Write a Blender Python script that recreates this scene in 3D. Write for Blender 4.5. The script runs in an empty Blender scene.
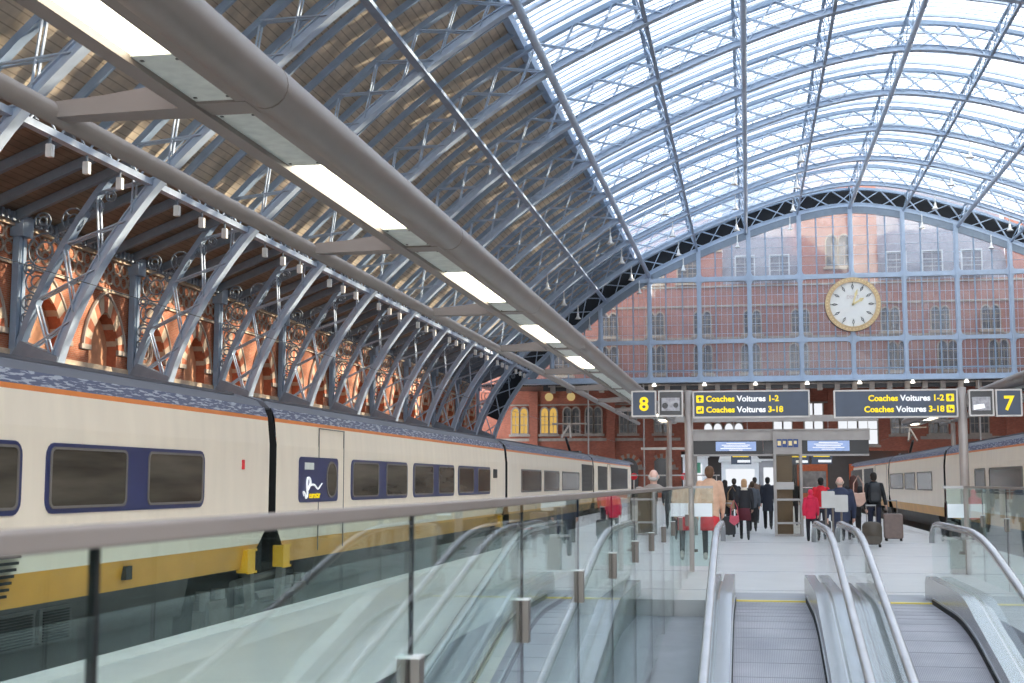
import bpy, math, random
from mathutils import Vector, Matrix
random.seed(7)
SC = bpy.context.scene
COL = SC.collection
R = math.radians

# ------------------------------------------------------------------ camera, sky, sun, exposure
EYE = Vector((0, 0, 1.6))
cam_d = bpy.data.cameras.new('camera')
cam_d.sensor_width = 36.0
cam_d.lens = 1320.0 / 1024.0 * 36.0
cam_d.clip_start = 0.05
cam_d.clip_end = 2000
cam_d.dof.use_dof = True
cam_d.dof.focus_distance = 26.0
cam_d.dof.aperture_fstop = 5.0
cam = bpy.data.objects.new('camera', cam_d)
COL.objects.link(cam)
cam.location = EYE
cam.rotation_euler = (R(90 + 6.0757), 0, R(10.1228))
SC.camera = cam

world = bpy.data.worlds.new('overcast_sky')
SC.world = world
world.use_nodes = True
wn = world.node_tree
wn.nodes.clear()
w_out = wn.nodes.new('ShaderNodeOutputWorld')
w_bg = wn.nodes.new('ShaderNodeBackground')
w_tc = wn.nodes.new('ShaderNodeTexCoord')
w_sep = wn.nodes.new('ShaderNodeSeparateXYZ')
w_ramp = wn.nodes.new('ShaderNodeValToRGB')
w_ramp.color_ramp.elements[0].position = 0.0
w_ramp.color_ramp.elements[0].color = (0.92, 0.95, 1.0, 1)
w_ramp.color_ramp.elements[1].position = 0.8
w_ramp.color_ramp.elements[1].color = (0.72, 0.85, 1.0, 1)
wn.links.new(w_tc.outputs['Generated'], w_sep.inputs[0])
wn.links.new(w_sep.outputs['Z'], w_ramp.inputs[0])
wn.links.new(w_ramp.outputs[0], w_bg.inputs[0])
w_bg.inputs[1].default_value = 2.1
wn.links.new(w_bg.outputs[0], w_out.inputs[0])

sun_d = bpy.data.lights.new('sun', 'SUN')
sun_d.energy = 17.0
sun_d.color = (1.0, 0.84, 0.62)
sun_d.angle = R(0.6)
sun = bpy.data.objects.new('sun', sun_d)
COL.objects.link(sun)
SUN_AZ, SUN_EL = R(57), R(19)          # from +Y towards +X
sdir = Vector((-math.sin(SUN_AZ) * math.cos(SUN_EL), -math.cos(SUN_AZ) * math.cos(SUN_EL), -math.sin(SUN_EL)))
sun.rotation_euler = sdir.to_track_quat('-Z', 'Y').to_euler()
sun.location = (40, 60, 60)

SC.view_settings.view_transform = 'Standard'
SC.view_settings.look = 'None'
SC.view_settings.gamma = 1.0
SC.view_settings.use_curve_mapping = False
SC.view_settings.exposure = 0.68
SC.cycles.max_bounces = 10
SC.cycles.diffuse_bounces = 4
SC.cycles.glossy_bounces = 4
SC.cycles.transmission_bounces = 6
SC.cycles.transparent_max_bounces = 24
SC.cycles.caustics_reflective = False
SC.cycles.caustics_refractive = False
SC.cycles.sample_clamp_indirect = 6.0
SC.cycles.use_denoising = True

# ------------------------------------------------------------------ materials
M = {}

def _base(name):
    m = bpy.data.materials.new(name)
    m.use_nodes = True
    nt = m.node_tree
    return m, nt, nt.nodes['Principled BSDF']

def mat(name, rgb, rough=0.5, metal=0.0, var=0.08, scale=3.0, bump=0.0, spec=0.5, emit=None, stretch=None):
    m, nt, b = _base(name)
    b.inputs['Roughness'].default_value = rough
    b.inputs['Metallic'].default_value = metal
    b.inputs['Specular IOR Level'].default_value = spec
    tc = nt.nodes.new('ShaderNodeTexCoord')
    no = nt.nodes.new('ShaderNodeTexNoise')
    no.inputs['Scale'].default_value = scale
    no.inputs['Detail'].default_value = 4
    src = tc.outputs['Object']
    if stretch:
        mp = nt.nodes.new('ShaderNodeMapping')
        mp.inputs['Scale'].default_value = stretch
        nt.links.new(src, mp.inputs[0])
        src = mp.outputs[0]
    nt.links.new(src, no.inputs['Vector'])
    rp = nt.nodes.new('ShaderNodeValToRGB')
    a, c = [max(0, x * (1 - var)) for x in rgb], [min(1, x * (1 + var)) for x in rgb]
    rp.color_ramp.elements[0].color = (*a, 1)
    rp.color_ramp.elements[0].position = 0.3
    rp.color_ramp.elements[1].color = (*c, 1)
    rp.color_ramp.elements[1].position = 0.7
    nt.links.new(no.outputs['Fac'], rp.inputs[0])
    nt.links.new(rp.outputs[0], b.inputs['Base Color'])
    if bump:
        bp = nt.nodes.new('ShaderNodeBump')
        bp.inputs['Strength'].default_value = bump
        bp.inputs['Distance'].default_value = 0.02
        nt.links.new(no.outputs['Fac'], bp.inputs['Height'])
        nt.links.new(bp.outputs[0], b.inputs['Normal'])
    if emit:
        b.inputs['Emission Color'].default_value = (*rgb, 1)
        b.inputs['Emission Strength'].default_value = emit
    M[name] = m
    return m

def glass(name, tint, rough=0.0, haze=0.0, haze_rgb=(0.8, 0.85, 0.9), ior=1.5):
    m = bpy.data.materials.new(name)
    m.use_nodes = True
    nt = m.node_tree
    nt.nodes.clear()
    out = nt.nodes.new('ShaderNodeOutputMaterial')
    tr = nt.nodes.new('ShaderNodeBsdfTransparent')
    tr.inputs[0].default_value = (*tint, 1)
    gl = nt.nodes.new('ShaderNodeBsdfGlossy')
    gl.inputs['Roughness'].default_value = rough
    gl.inputs['Color'].default_value = (1, 1, 1, 1)
    fr = nt.nodes.new('ShaderNodeFresnel')
    ge = nt.nodes.new('ShaderNodeNewGeometry')
    im = nt.nodes.new('ShaderNodeMapRange')         # same reflection seen from either side of the thin pane
    im.inputs['To Min'].default_value = ior
    im.inputs['To Max'].default_value = 1.0 / ior
    nt.links.new(ge.outputs['Backfacing'], im.inputs[0])
    nt.links.new(im.outputs[0], fr.inputs['IOR'])
    mx = nt.nodes.new('ShaderNodeMixShader')
    nt.links.new(fr.outputs[0], mx.inputs[0])
    nt.links.new(tr.outputs[0], mx.inputs[1])
    nt.links.new(gl.outputs[0], mx.inputs[2])
    last = mx
    if haze:
        tl = nt.nodes.new('ShaderNodeBsdfTranslucent')
        tl.inputs[0].default_value = (*haze_rgb, 1)
        df = nt.nodes.new('ShaderNodeBsdfDiffuse')
        df.inputs[0].default_value = (*haze_rgb, 1)
        a = nt.nodes.new('ShaderNodeMixShader')
        a.inputs[0].default_value = 0.5
        nt.links.new(tl.outputs[0], a.inputs[1])
        nt.links.new(df.outputs[0], a.inputs[2])
        no = nt.nodes.new('ShaderNodeTexNoise')
        no.inputs['Scale'].default_value = 1.3
        tc = nt.nodes.new('ShaderNodeTexCoord')
        nt.links.new(tc.outputs['Object'], no.inputs['Vector'])
        mr = nt.nodes.new('ShaderNodeMapRange')
        mr.inputs['To Min'].default_value = haze * 0.5
        mr.inputs['To Max'].default_value = haze * 1.5
        nt.links.new(no.outputs['Fac'], mr.inputs[0])
        mx2 = nt.nodes.new('ShaderNodeMixShader')
        nt.links.new(mr.outputs[0], mx2.inputs[0])
        nt.links.new(mx.outputs[0], mx2.inputs[1])
        nt.links.new(a.outputs[0], mx2.inputs[2])
        last = mx2
    nt.links.new(last.outputs[0], out.inputs[0])
    M[name] = m
    return m

def emis(name, rgb, strength):
    m = bpy.data.materials.new(name)
    m.use_nodes = True
    nt = m.node_tree
    nt.nodes.clear()
    out = nt.nodes.new('ShaderNodeOutputMaterial')
    e = nt.nodes.new('ShaderNodeEmission')
    e.inputs[0].default_value = (*rgb, 1)
    e.inputs[1].default_value = strength
    nt.links.new(e.outputs[0], out.inputs[0])
    M[name] = m
    return m

def brick(name, c1, c2, mortar, axes='YZ', bw=0.23, bh=0.075):
    m, nt, b = _base(name)
    b.inputs['Roughness'].default_value = 0.85
    tc = nt.nodes.new('ShaderNodeTexCoord')
    sp = nt.nodes.new('ShaderNodeSeparateXYZ')
    cb = nt.nodes.new('ShaderNodeCombineXYZ')
    nt.links.new(tc.outputs['Object'], sp.inputs[0])
    nt.links.new(sp.outputs[axes[0]], cb.inputs[0])
    nt.links.new(sp.outputs[axes[1]], cb.inputs[1])
    br = nt.nodes.new('ShaderNodeTexBrick')
    br.inputs['Color1'].default_value = (*c1, 1)
    br.inputs['Color2'].default_value = (*c2, 1)
    br.inputs['Mortar'].default_value = (*mortar, 1)
    br.inputs['Scale'].default_value = 1.0
    br.inputs['Brick Width'].default_value = bw
    br.inputs['Row Height'].default_value = bh
    br.inputs['Mortar Size'].default_value = 0.006
    nt.links.new(cb.outputs[0], br.inputs['Vector'])
    no = nt.nodes.new('ShaderNodeTexNoise')
    no.inputs['Scale'].default_value = 0.8
    no.inputs['Detail'].default_value = 5
    nt.links.new(tc.outputs['Object'], no.inputs['Vector'])
    rp = nt.nodes.new('ShaderNodeValToRGB')
    rp.color_ramp.elements[0].color = (0.65, 0.65, 0.65, 1)
    rp.color_ramp.elements[1].color = (1.2, 1.15, 1.1, 1)
    nt.links.new(no.outputs['Fac'], rp.inputs[0])
    mx = nt.nodes.new('ShaderNodeMix')
    mx.data_type = 'RGBA'
    mx.blend_type = 'MULTIPLY'
    mx.inputs['Factor'].default_value = 1.0
    nt.links.new(br.outputs['Color'], mx.inputs['A'])
    nt.links.new(rp.outputs[0], mx.inputs['B'])
    nt.links.new(mx.outputs['Result'], b.inputs['Base Color'])
    M[name] = m
    return m

def striped(name, c1, c2, axis, freq, rough=0.6, metal=0.0, width=0.5, bump=0.0, c3=None):
    """two colours in hard stripes across one object axis (boards, grooves)"""
    m, nt, b = _base(name)
    b.inputs['Roughness'].default_value = rough
    b.inputs['Metallic'].default_value = metal
    tc = nt.nodes.new('ShaderNodeTexCoord')
    sp = nt.nodes.new('ShaderNodeSeparateXYZ')
    nt.links.new(tc.outputs['Object'], sp.inputs[0])
    mu = nt.nodes.new('ShaderNodeMath')
    mu.operation = 'MULTIPLY'
    mu.inputs[1].default_value = freq
    nt.links.new(sp.outputs[axis], mu.inputs[0])
    fr = nt.nodes.new('ShaderNodeMath')
    fr.operation = 'FRACT'
    nt.links.new(mu.outputs[0], fr.inputs[0])
    gt = nt.nodes.new('ShaderNodeMath')
    gt.operation = 'GREATER_THAN'
    gt.inputs[1].default_value = width
    nt.links.new(fr.outputs[0], gt.inputs[0])
    mx = nt.nodes.new('ShaderNodeMix')
    mx.data_type = 'RGBA'
    mx.inputs['A'].default_value = (*c1, 1)
    mx.inputs['B'].default_value = (*c2, 1)
    nt.links.new(gt.outputs[0], mx.inputs['Factor'])
    no = nt.nodes.new('ShaderNodeTexNoise')
    no.inputs['Scale'].default_value = 1.1
    no.inputs['Detail'].default_value = 6
    nt.links.new(tc.outputs['Object'], no.inputs['Vector'])
    rp = nt.nodes.new('ShaderNodeValToRGB')
    rp.color_ramp.elements[0].position = 0.3
    rp.color_ramp.elements[0].color = (0.7, 0.7, 0.7, 1)
    rp.color_ramp.elements[1].position = 0.7
    rp.color_ramp.elements[1].color = (1.15, 1.12, 1.08, 1)
    nt.links.new(no.outputs['Fac'], rp.inputs[0])
    m2 = nt.nodes.new('ShaderNodeMix')
    m2.data_type = 'RGBA'
    m2.blend_type = 'MULTIPLY'
    m2.inputs['Factor'].default_value = 1.0
    nt.links.new(mx.outputs['Result'], m2.inputs['A'])
    nt.links.new(rp.outputs[0], m2.inputs['B'])
    nt.links.new(m2.outputs['Result'], b.inputs['Base Color'])
    if bump:
        bp = nt.nodes.new('ShaderNodeBump')
        bp.inputs['Strength'].default_value = bump
        bp.inputs['Distance'].default_value = 0.01
        nt.links.new(gt.outputs[0], bp.inputs['Height'])
        nt.links.new(bp.outputs[0], b.inputs['Normal'])
    M[name] = m
    return m

def peeling(name, base, flake, thr):
    m, nt, b = _base(name)
    b.inputs['Roughness'].default_value = 0.55
    tc = nt.nodes.new('ShaderNodeTexCoord')
    mp = nt.nodes.new('ShaderNodeMapping')
    mp.inputs['Scale'].default_value = (3.0, 1.6, 14.0)
    nt.links.new(tc.outputs['Object'], mp.inputs[0])
    no = nt.nodes.new('ShaderNodeTexNoise')
    no.inputs['Scale'].default_value = 3.2
    no.inputs['Detail'].default_value = 7
    nt.links.new(mp.outputs[0], no.inputs['Vector'])
    rp = nt.nodes.new('ShaderNodeValToRGB')
    rp.color_ramp.elements[0].position = thr
    rp.color_ramp.elements[0].color = (*base, 1)
    rp.color_ramp.elements[1].position = thr + 0.05
    rp.color_ramp.elements[1].color = (*flake, 1)
    nt.links.new(no.outputs['Fac'], rp.inputs[0])
    nt.links.new(rp.outputs[0], b.inputs['Base Color'])
    M[name] = m

mat('iron_blue', (0.31, 0.40, 0.52), 0.42, var=0.10, scale=2.0)
mat('iron_blue_mid', (0.36, 0.45, 0.58), 0.45, var=0.06)  # same blue paint, partly paled for the glare
mat('iron_blue_lit', (0.47, 0.56, 0.68), 0.45, var=0.06)  # same blue paint, made paler to stand in for glare against the sky
mat('iron_grey', (0.23, 0.28, 0.34), 0.5)
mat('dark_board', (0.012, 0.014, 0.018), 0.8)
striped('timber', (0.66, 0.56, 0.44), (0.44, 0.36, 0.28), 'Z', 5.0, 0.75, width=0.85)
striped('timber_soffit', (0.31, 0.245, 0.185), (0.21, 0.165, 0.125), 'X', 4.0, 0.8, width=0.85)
glass('roof_glass', (0.93, 0.96, 1.0), 0.0, haze=0.42, haze_rgb=(0.90, 0.95, 1.0), ior=1.35)
glass('screen_glass', (0.86, 0.88, 0.92), 0.02, haze=0.16, haze_rgb=(0.70, 0.74, 0.82), ior=1.5)
glass('guard_glass', (0.86, 0.945, 0.925), 0.0, ior=1.29)
glass('dim_glass', (0.85, 0.83, 0.78), 0.0, ior=1.15)
glass('walk_glass', (0.93, 0.965, 0.955), 0.0, ior=1.33)
mat('bar_white', (0.60, 0.67, 0.77), 0.5)
brick('brick_side', (0.50, 0.17, 0.085), (0.40, 0.125, 0.06), (0.42, 0.30, 0.22), 'YZ')
brick('brick_back', (0.52, 0.17, 0.11), (0.40, 0.125, 0.08), (0.30, 0.18, 0.14), 'XZ')
brick('brick_pink', (0.58, 0.24, 0.17), (0.48, 0.18, 0.13), (0.50, 0.34, 0.28), 'XZ')
mat('stone', (0.56, 0.44, 0.32), 0.8, var=0.15, bump=0.2)
mat('stone_grey', (0.40, 0.34, 0.29), 0.85, var=0.15)
mat('brick_red_plain', (0.46, 0.14, 0.07), 0.85, var=0.15, scale=6)
mat('recess_plaster', (0.60, 0.29, 0.16), 0.85, var=0.12)
mat('slate', (0.28, 0.27, 0.29), 0.7, var=0.2, scale=5)
mat('white_paint', (0.80, 0.80, 0.78), 0.5, var=0.04)
mat('floor_pale', (0.67, 0.66, 0.645), 0.28, var=0.05, scale=1.2)
mat('floor_coping', (0.72, 0.70, 0.67), 0.5, var=0.06)
mat('floor_grey', (0.36, 0.36, 0.38), 0.45, var=0.08)
mat('ballast', (0.045, 0.042, 0.04), 0.95, var=0.4, scale=12, bump=0.6)
mat('rail_steel', (0.20, 0.17, 0.15), 0.4, metal=0.8)
mat('cream', (0.90, 0.785, 0.63), 0.35, var=0.035, scale=1.4, stretch=(1, 3.0, 0.6))
mat('orange_line', (0.80, 0.24, 0.05), 0.4)
mat('yellow_band', (0.70, 0.34, 0.035), 0.4, var=0.10, scale=2)
mat('train_blue', (0.028, 0.036, 0.12), 0.35)
peeling('peeling_blue', (0.075, 0.085, 0.15), (0.36, 0.38, 0.43), 0.52)
mat('train_roof', (0.13, 0.13, 0.15), 0.62, var=0.15, scale=2, stretch=(1, 0.3, 1))
mat('skirt_grey', (0.060, 0.060, 0.058), 0.6, var=0.2, scale=2)
mat('under_dark', (0.010, 0.010, 0.010), 0.7, var=0.3)
mat('bogie_grey', (0.12, 0.115, 0.105), 0.6, var=0.25, scale=4)
mat('rubber_black', (0.010, 0.010, 0.010), 0.7)
mat('train_pane', (0.085, 0.073, 0.057), 0.12, var=0.5, scale=0.9, spec=0.35, stretch=(1, 0.5, 5))
mat('pane_trim', (0.17, 0.15, 0.135), 0.45)
mat('louvre_grey', (0.13, 0.12, 0.115), 0.5)
mat('buffer_yellow', (0.90, 0.50, 0.02), 0.4)
mat('canopy_paint', (0.25, 0.21, 0.185), 0.42, var=0.05)
mat('canopy_panel', (0.74, 0.77, 0.71), 0.5, var=0.10, scale=8)
emis('lamp_panel', (1.0, 0.93, 0.74), 5.0)
emis('lamp_small', (1.0, 0.95, 0.85), 2.0)
mat('steel', (0.34, 0.33, 0.32), 0.38, metal=0.7, var=0.05, scale=5)
mat('steel_dark', (0.20, 0.17, 0.15), 0.4, metal=0.4, var=0.06)
mat('rail_bronze', (0.31, 0.26, 0.23), 0.6, var=0.05, spec=0.3)
mat('clad_steel', (0.56, 0.55, 0.54), 0.26, metal=1.0, var=0.04, scale=3, stretch=(4, 0.4, 4))
mat('rubber_rail', (0.46, 0.45, 0.46), 0.24, metal=0.35)
mat('rail_edge', (0.62, 0.62, 0.64), 0.3, metal=0.6)
striped('tread', (0.42, 0.41, 0.45), (0.30, 0.29, 0.32), 'X', 55.0, 0.5, metal=0.2, width=0.6, bump=0.3)
mat('tread_joint', (0.335, 0.33, 0.355), 0.5)
mat('comb_yellow', (0.90, 0.72, 0.16), 0.5)
mat('sign_navy', (0.055, 0.075, 0.115), 0.4)
mat('sign_yellow', (1.0, 0.72, 0.0), 0.45, emit=0.25)
mat('sign_white', (0.92, 0.92, 0.92), 0.45, emit=0.2)
mat('sign_frame', (0.50, 0.47, 0.44), 0.4, metal=0.3)
mat('post_paint', (0.40, 0.35, 0.32), 0.4, metal=0.2)
mat('screen_black', (0.012, 0.012, 0.014), 0.15)
mat('screen_grey', (0.22, 0.22, 0.24), 0.3, emit=0.35, var=0.5, scale=14)
mat('screen_blue', (0.20, 0.27, 0.45), 0.3, emit=0.6, var=0.15, scale=6)
mat('fascia_dark', (0.035, 0.033, 0.033), 0.35)
mat('gate_beam', (0.36, 0.335, 0.315), 0.4, metal=0.2)
mat('poster_blue', (0.03, 0.07, 0.25), 0.4)
mat('bronze_column', (0.22, 0.165, 0.12), 0.4, metal=0.4)
mat('clock_white', (0.92, 0.90, 0.84), 0.5, var=0.02)
mat('gold', (0.66, 0.47, 0.26), 0.4, metal=0.3)
mat('gold_pale', (0.85, 0.70, 0.35), 0.4, metal=0.2)
mat('clock_black', (0.02, 0.02, 0.02), 0.5)
mat('clock_pinkish', (0.62, 0.50, 0.48), 0.5)
emis('window_lit', (1.0, 0.62, 0.16), 0.42)
mat('window_dull', (0.16, 0.16, 0.16), 0.15, var=0.4, scale=1.5)
emis('window_day', (0.92, 0.95, 1.0), 0.62)  # pane glow stands in for daylight beyond
mat('lamp_white', (0.85, 0.84, 0.80), 0.4)
emis('globe_lamp', (1.0, 0.74, 0.32), 0.3)
mat('signal_red', (0.75, 0.02, 0.03), 0.4)
mat('skin', (0.58, 0.34, 0.25), 0.5, var=0.04)
mat('shop_white', (0.86, 0.88, 0.90), 0.5, var=0.03)
mat('shop_green', (0.10, 0.35, 0.22), 0.5)

# ------------------------------------------------------------------ mesh helpers
class MB:
    def __init__(s):
        s.v, s.f, s.mi, s.cur = [], [], [], 0

    def quad_loop(s, loops, closed=True, caps=True):
        n = len(loops[0])
        base = len(s.v)
        for L in loops:
            s.v.extend([tuple(p) for p in L])
        for i in range(len(loops) - 1):
            a, b = base + i * n, base + (i + 1) * n
            for j in range(n if closed else n - 1):
                k = (j + 1) % n
                s.f.append((a + j, a + k, b + k, b + j))
                s.mi.append(s.cur)
        if caps and closed:
            s.f.append(tuple(base + j for j in reversed(range(n))))
            s.mi.append(s.cur)
            e = base + (len(loops) - 1) * n
            s.f.append(tuple(e + j for j in range(n)))
            s.mi.append(s.cur)
        return s

    def box(s, x0, x1, y0, y1, z0, z1):
        A = [(x0, y0, z0), (x1, y0, z0), (x1, y1, z0), (x0, y1, z0)]
        B = [(x0, y0, z1), (x1, y0, z1), (x1, y1, z1), (x0, y1, z1)]
        return s.quad_loop([A, B])

    def face(s, pts):
        b = len(s.v)
        s.v.extend([tuple(p) for p in pts])
        s.f.append(tuple(range(b, b + len(pts))))
        s.mi.append(s.cur)
        return s

    def bar(s, p, q, w, h, up=(0, 0, 1)):
        p, q = Vector(p), Vector(q)
        t = (q - p).normalized()
        u = Vector(up)
        if abs(t.dot(u)) > 0.98:
            u = Vector((0, 1, 0))
        sd = t.cross(u).normalized()
        up2 = sd.cross(t).normalized()
        L = []
        for c in (p, q):
            L.append([c - sd * w / 2 - up2 * h / 2, c + sd * w / 2 - up2 * h / 2,
                      c + sd * w / 2 + up2 * h / 2, c - sd * w / 2 + up2 * h / 2])
        return s.quad_loop(L)

    def tube(s, pts, r, n=8, caps=True):
        pts = [Vector(p) for p in pts]
        rr = r if isinstance(r, (list, tuple)) else [r] * len(pts)
        loops, ref = [], None
        for i, c in enumerate(pts):
            t = (pts[min(i + 1, len(pts) - 1)] - pts[max(i - 1, 0)])
            t = t.normalized() if t.length > 1e-9 else Vector((0, 0, 1))
            if ref is None:
                ref = Vector((0, 0, 1)) if abs(t.z) < 0.9 else Vector((1, 0, 0))
            a = t.cross(ref).normalized()
            b = a.cross(t).normalized()
            ref = b
            loops.append([c + (a * math.cos(2 * math.pi * k / n) + b * math.sin(2 * math.pi * k / n)) * rr[i] for k in range(n)])
        return s.quad_loop(loops, True, caps)

    def prism(s, poly, o, U, V, W, holes=None):
        o, U, V, W = Vector(o), Vector(U), Vector(V), Vector(W)
        A = [o + U * a + V * b for a, b in poly]
        B = [p + W for p in A]
        return s.quad_loop([A, B])

    def ring(s, outer, inner, o, U, V, W):
        """a flat frame of depth W between two outlines with the same number of points"""
        o, U, V, W = Vector(o), Vector(U), Vector(V), Vector(W)
        n = len(outer)
        Lo = [o + U * a + V * b for a, b in outer]
        Li = [o + U * a + V * b for a, b in inner]
        base = len(s.v)
        for L in (Lo, [p + W for p in Lo], [p + W for p in Li], Li):
            s.v.extend([tuple(p) for p in L])
        for j in range(n):
            k = (j + 1) % n
            for q in range(4):
                q2 = (q + 1) % 4
                s.f.append((base + q * n + j, base + q * n + k, base + q2 * n + k, base + q2 * n + j))
                s.mi.append(s.cur)
        return s

    def ell(s, c, rx, ry, rz, n=14, m=8):
        c = Vector(c)
        loops = []
        for i in range(1, m):
            th = math.pi * i / m
            loops.append([c + Vector((rx * math.sin(th) * math.cos(2 * math.pi * k / n), ry * math.sin(th) * math.sin(2 * math.pi * k / n), rz * -math.cos(th))) for k in range(n)])
        return s.quad_loop(loops)

    def sweep_xz(s, pts, y, w, h):
        """rectangular bar following a path in the XZ plane; w along Y, h along the path normal"""
        loops = []
        for i, p in enumerate(pts):
            a, b = pts[max(i - 1, 0)], pts[min(i + 1, len(pts) - 1)]
            t = Vector((b[0] - a[0], b[1] - a[1])).normalized()
            nx, nz = -t[1], t[0]
            loops.append([(p[0] - nx * h / 2, y - w / 2, p[1] - nz * h / 2), (p[0] - nx * h / 2, y + w / 2, p[1] - nz * h / 2),
                          (p[0] + nx * h / 2, y + w / 2, p[1] + nz * h / 2), (p[0] + nx * h / 2, y - w / 2, p[1] + nz * h / 2)])
        return s.quad_loop(loops)

    def strip(s, x0, x1, path):
        """closed bar along Y: path = [(y, zlow, zhigh)]"""
        return s.quad_loop([[(x0, y, a), (x1, y, a), (x1, y, b), (x0, y, b)] for y, a, b in path])

    def build(s, name, mats, parent=None, smooth=False, loc=None):
        me = bpy.data.meshes.new(name)
        me.from_pydata(s.v, [], s.f)
        if not isinstance(mats, (list, tuple)):
            mats = [mats]
        for m in mats:
            me.materials.append(M[m] if isinstance(m, str) else m)
        if len(mats) > 1:
            me.polygons.foreach_set('material_index', s.mi)
        if smooth:
            me.polygons.foreach_set('use_smooth', [True] * len(me.polygons))
        me.update()
        o = bpy.data.objects.new(name, me)
        COL.objects.link(o)
        if parent:
            o.parent = parent
        if loc:
            o.location = loc
        return o

def smooth_by_angle(o, ang=40):
    me = o.data
    import bmesh
    bm = bmesh.new()
    bm.from_mesh(me)
    bmesh.ops.remove_doubles(bm, verts=bm.verts, dist=1e-5)
    bmesh.ops.recalc_face_normals(bm, faces=bm.faces)
    for f in bm.faces:
        f.smooth = True
    for e in bm.edges:
        if len(e.link_faces) == 2 and e.calc_face_angle(0) > R(ang):
            e.smooth = False
    bm.to_mesh(me)
    bm.free()
    return o

def rrect(x0, x1, y0, y1, r, n=5):
    P = []
    for cx, cy, a0 in ((x1 - r, y0 + r, -90), (x1 - r, y1 - r, 0), (x0 + r, y1 - r, 90), (x0 + r, y0 + r, 180)):
        for k in range(n + 1):
            a = R(a0 + 90 * k / n)
            P.append((cx + r * math.cos(a), cy + r * math.sin(a)))
    return P

def tag(o, label=None, cat=None, group=None, kind=None):
    if label: o['label'] = label
    if cat: o['category'] = cat
    if group: o['group'] = group
    if kind: o['kind'] = kind
    return o

def empty(name, loc=(0, 0, 0), label=None, cat=None, group=None, rz=0):
    o = bpy.data.objects.new(name, None)
    COL.objects.link(o)
    o.location = loc
    o.rotation_euler = (0, 0, rz)
    o.empty_display_size = 0.2
    return tag(o, label, cat, group)

def struct(o):
    o['kind'] = 'structure'
    return o

def copy_tree(o, parent=None):
    c = o.copy()
    COL.objects.link(c)
    if parent is not None:
        c.parent = parent
    for ch in list(o.children):
        copy_tree(ch, c)
    return c

ORD = ('first second third fourth fifth sixth seventh eighth ninth tenth eleventh twelfth thirteenth fourteenth fifteenth sixteenth '
       'seventeenth eighteenth nineteenth twentieth').split()

def ordn(i):
    if i < 20:
        return ORD[i]
    tens = {2: 'twenty', 3: 'thirty', 4: 'forty'}[(i + 1) // 10]
    u = (i + 1) % 10
    return {2: 'twentieth', 3: 'thirtieth', 4: 'fortieth'}[(i + 1) // 10] if u == 0 else tens + '-' + ORD[u - 1]

def text(name, body, size, loc, rot, m, parent=None, depth=0.004, align='LEFT', bold=0.0):
    cu = bpy.data.curves.new(name, 'FONT')
    cu.body = body
    cu.size = size
    cu.extrude = depth
    cu.offset = bold
    cu.align_x = align
    cu.resolution_u = 3
    tmp = bpy.data.objects.new(name + '_tmp', cu)
    COL.objects.link(tmp)
    dg = bpy.context.evaluated_depsgraph_get()
    dg.update()
    me = bpy.data.meshes.new_from_object(tmp.evaluated_get(dg))
    bpy.data.objects.remove(tmp)
    me.name = name
    me.materials.clear()
    me.materials.append(M[m])
    o = bpy.data.objects.new(name, me)
    COL.objects.link(o)
    o.location = loc
    o.rotation_euler = rot
    if parent:
        o.parent = parent
    w = max((v.co.x for v in me.vertices), default=0)
    return o, w

FACE_CAM = (R(90), 0, 0)

# ------------------------------------------------------------------ roof profile
AX = 9.55            # centre line of the shed
BAY = 8.94
YE = 122.7           # end screen plane
Y_MIN = -40.0
_half = [(34.1, -0.5), (33.9, 2.5), (33.05, 5.8), (32.3, 7.75), (31.15, 9.8), (29.4, 12.05), (27.2, 14.15), (25.2, 16.0), (23.1, 17.75),
         (20.9, 19.3), (18.4, 20.85), (13.9, 22.95), (9.45, 24.68), (4.7, 26.1), (0, 26.75)]

def catmull(P, n):
    out = []
    for i in range(len(P) - 1):
        p0 = P[max(i - 1, 0)]; p1 = P[i]; p2 = P[i + 1]; p3 = P[min(i + 2, len(P) - 1)]
        for k in range(n):
            t = k / n
            out.append(tuple(0.5 * ((2 * p1[d]) + (-p0[d] + p2[d]) * t + (2 * p0[d] - 5 * p1[d] + 4 * p2[d] - p3[d]) * t * t + (-p0[d] + 3 * p1[d] - 3 * p2[d] + p3[d]) * t ** 3) for d in range(len(p1))))
    out.append(tuple(P[-1]))
    return out

_full = [(-a, b) for a, b in _half] + [(a, b) for a, b in reversed(_half[:-1])]
_dense = catmull(_full, 6)

def resample(P, step):
    L = [0]
    for a, b in zip(P, P[1:]):
        L.append(L[-1] + math.hypot(b[0] - a[0], b[1] - a[1]))
    n = max(2, int(round(L[-1] / step)))
    out, j = [], 0
    for k in range(n + 1):
        d = L[-1] * k / n
        while j < len(L) - 2 and L[j + 1] < d:
            j += 1
        t = (d - L[j]) / max(1e-9, L[j + 1] - L[j])
        out.append((P[j][0] + (P[j + 1][0] - P[j][0]) * t, P[j][1] + (P[j + 1][1] - P[j][1]) * t))
    return out

PROF = resample(_dense, 1.0)

def offset(P, d):
    out = []
    for i, p in enumerate(P):
        a, b = P[max(i - 1, 0)], P[min(i + 1, len(P) - 1)]
        t = Vector((b[0] - a[0], b[1] - a[1])).normalized()
        out.append((p[0] - t[1] * d, p[1] + t[0] * d))
    return out

def at_dx(P, dx):
    for a, b in zip(P, P[1:]):
        if a[0] <= dx <= b[0] and b[0] > a[0]:
            t = (dx - a[0]) / (b[0] - a[0])
            return a[1] + (b[1] - a[1]) * t
    return P[0][1]

OUTER = offset(PROF, 1.62)
SKIN = offset(PROF, 2.0)
GLZ = offset(PROF, 2.15)
def W(P): return [(AX + x, z) for x, z in P]

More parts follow.
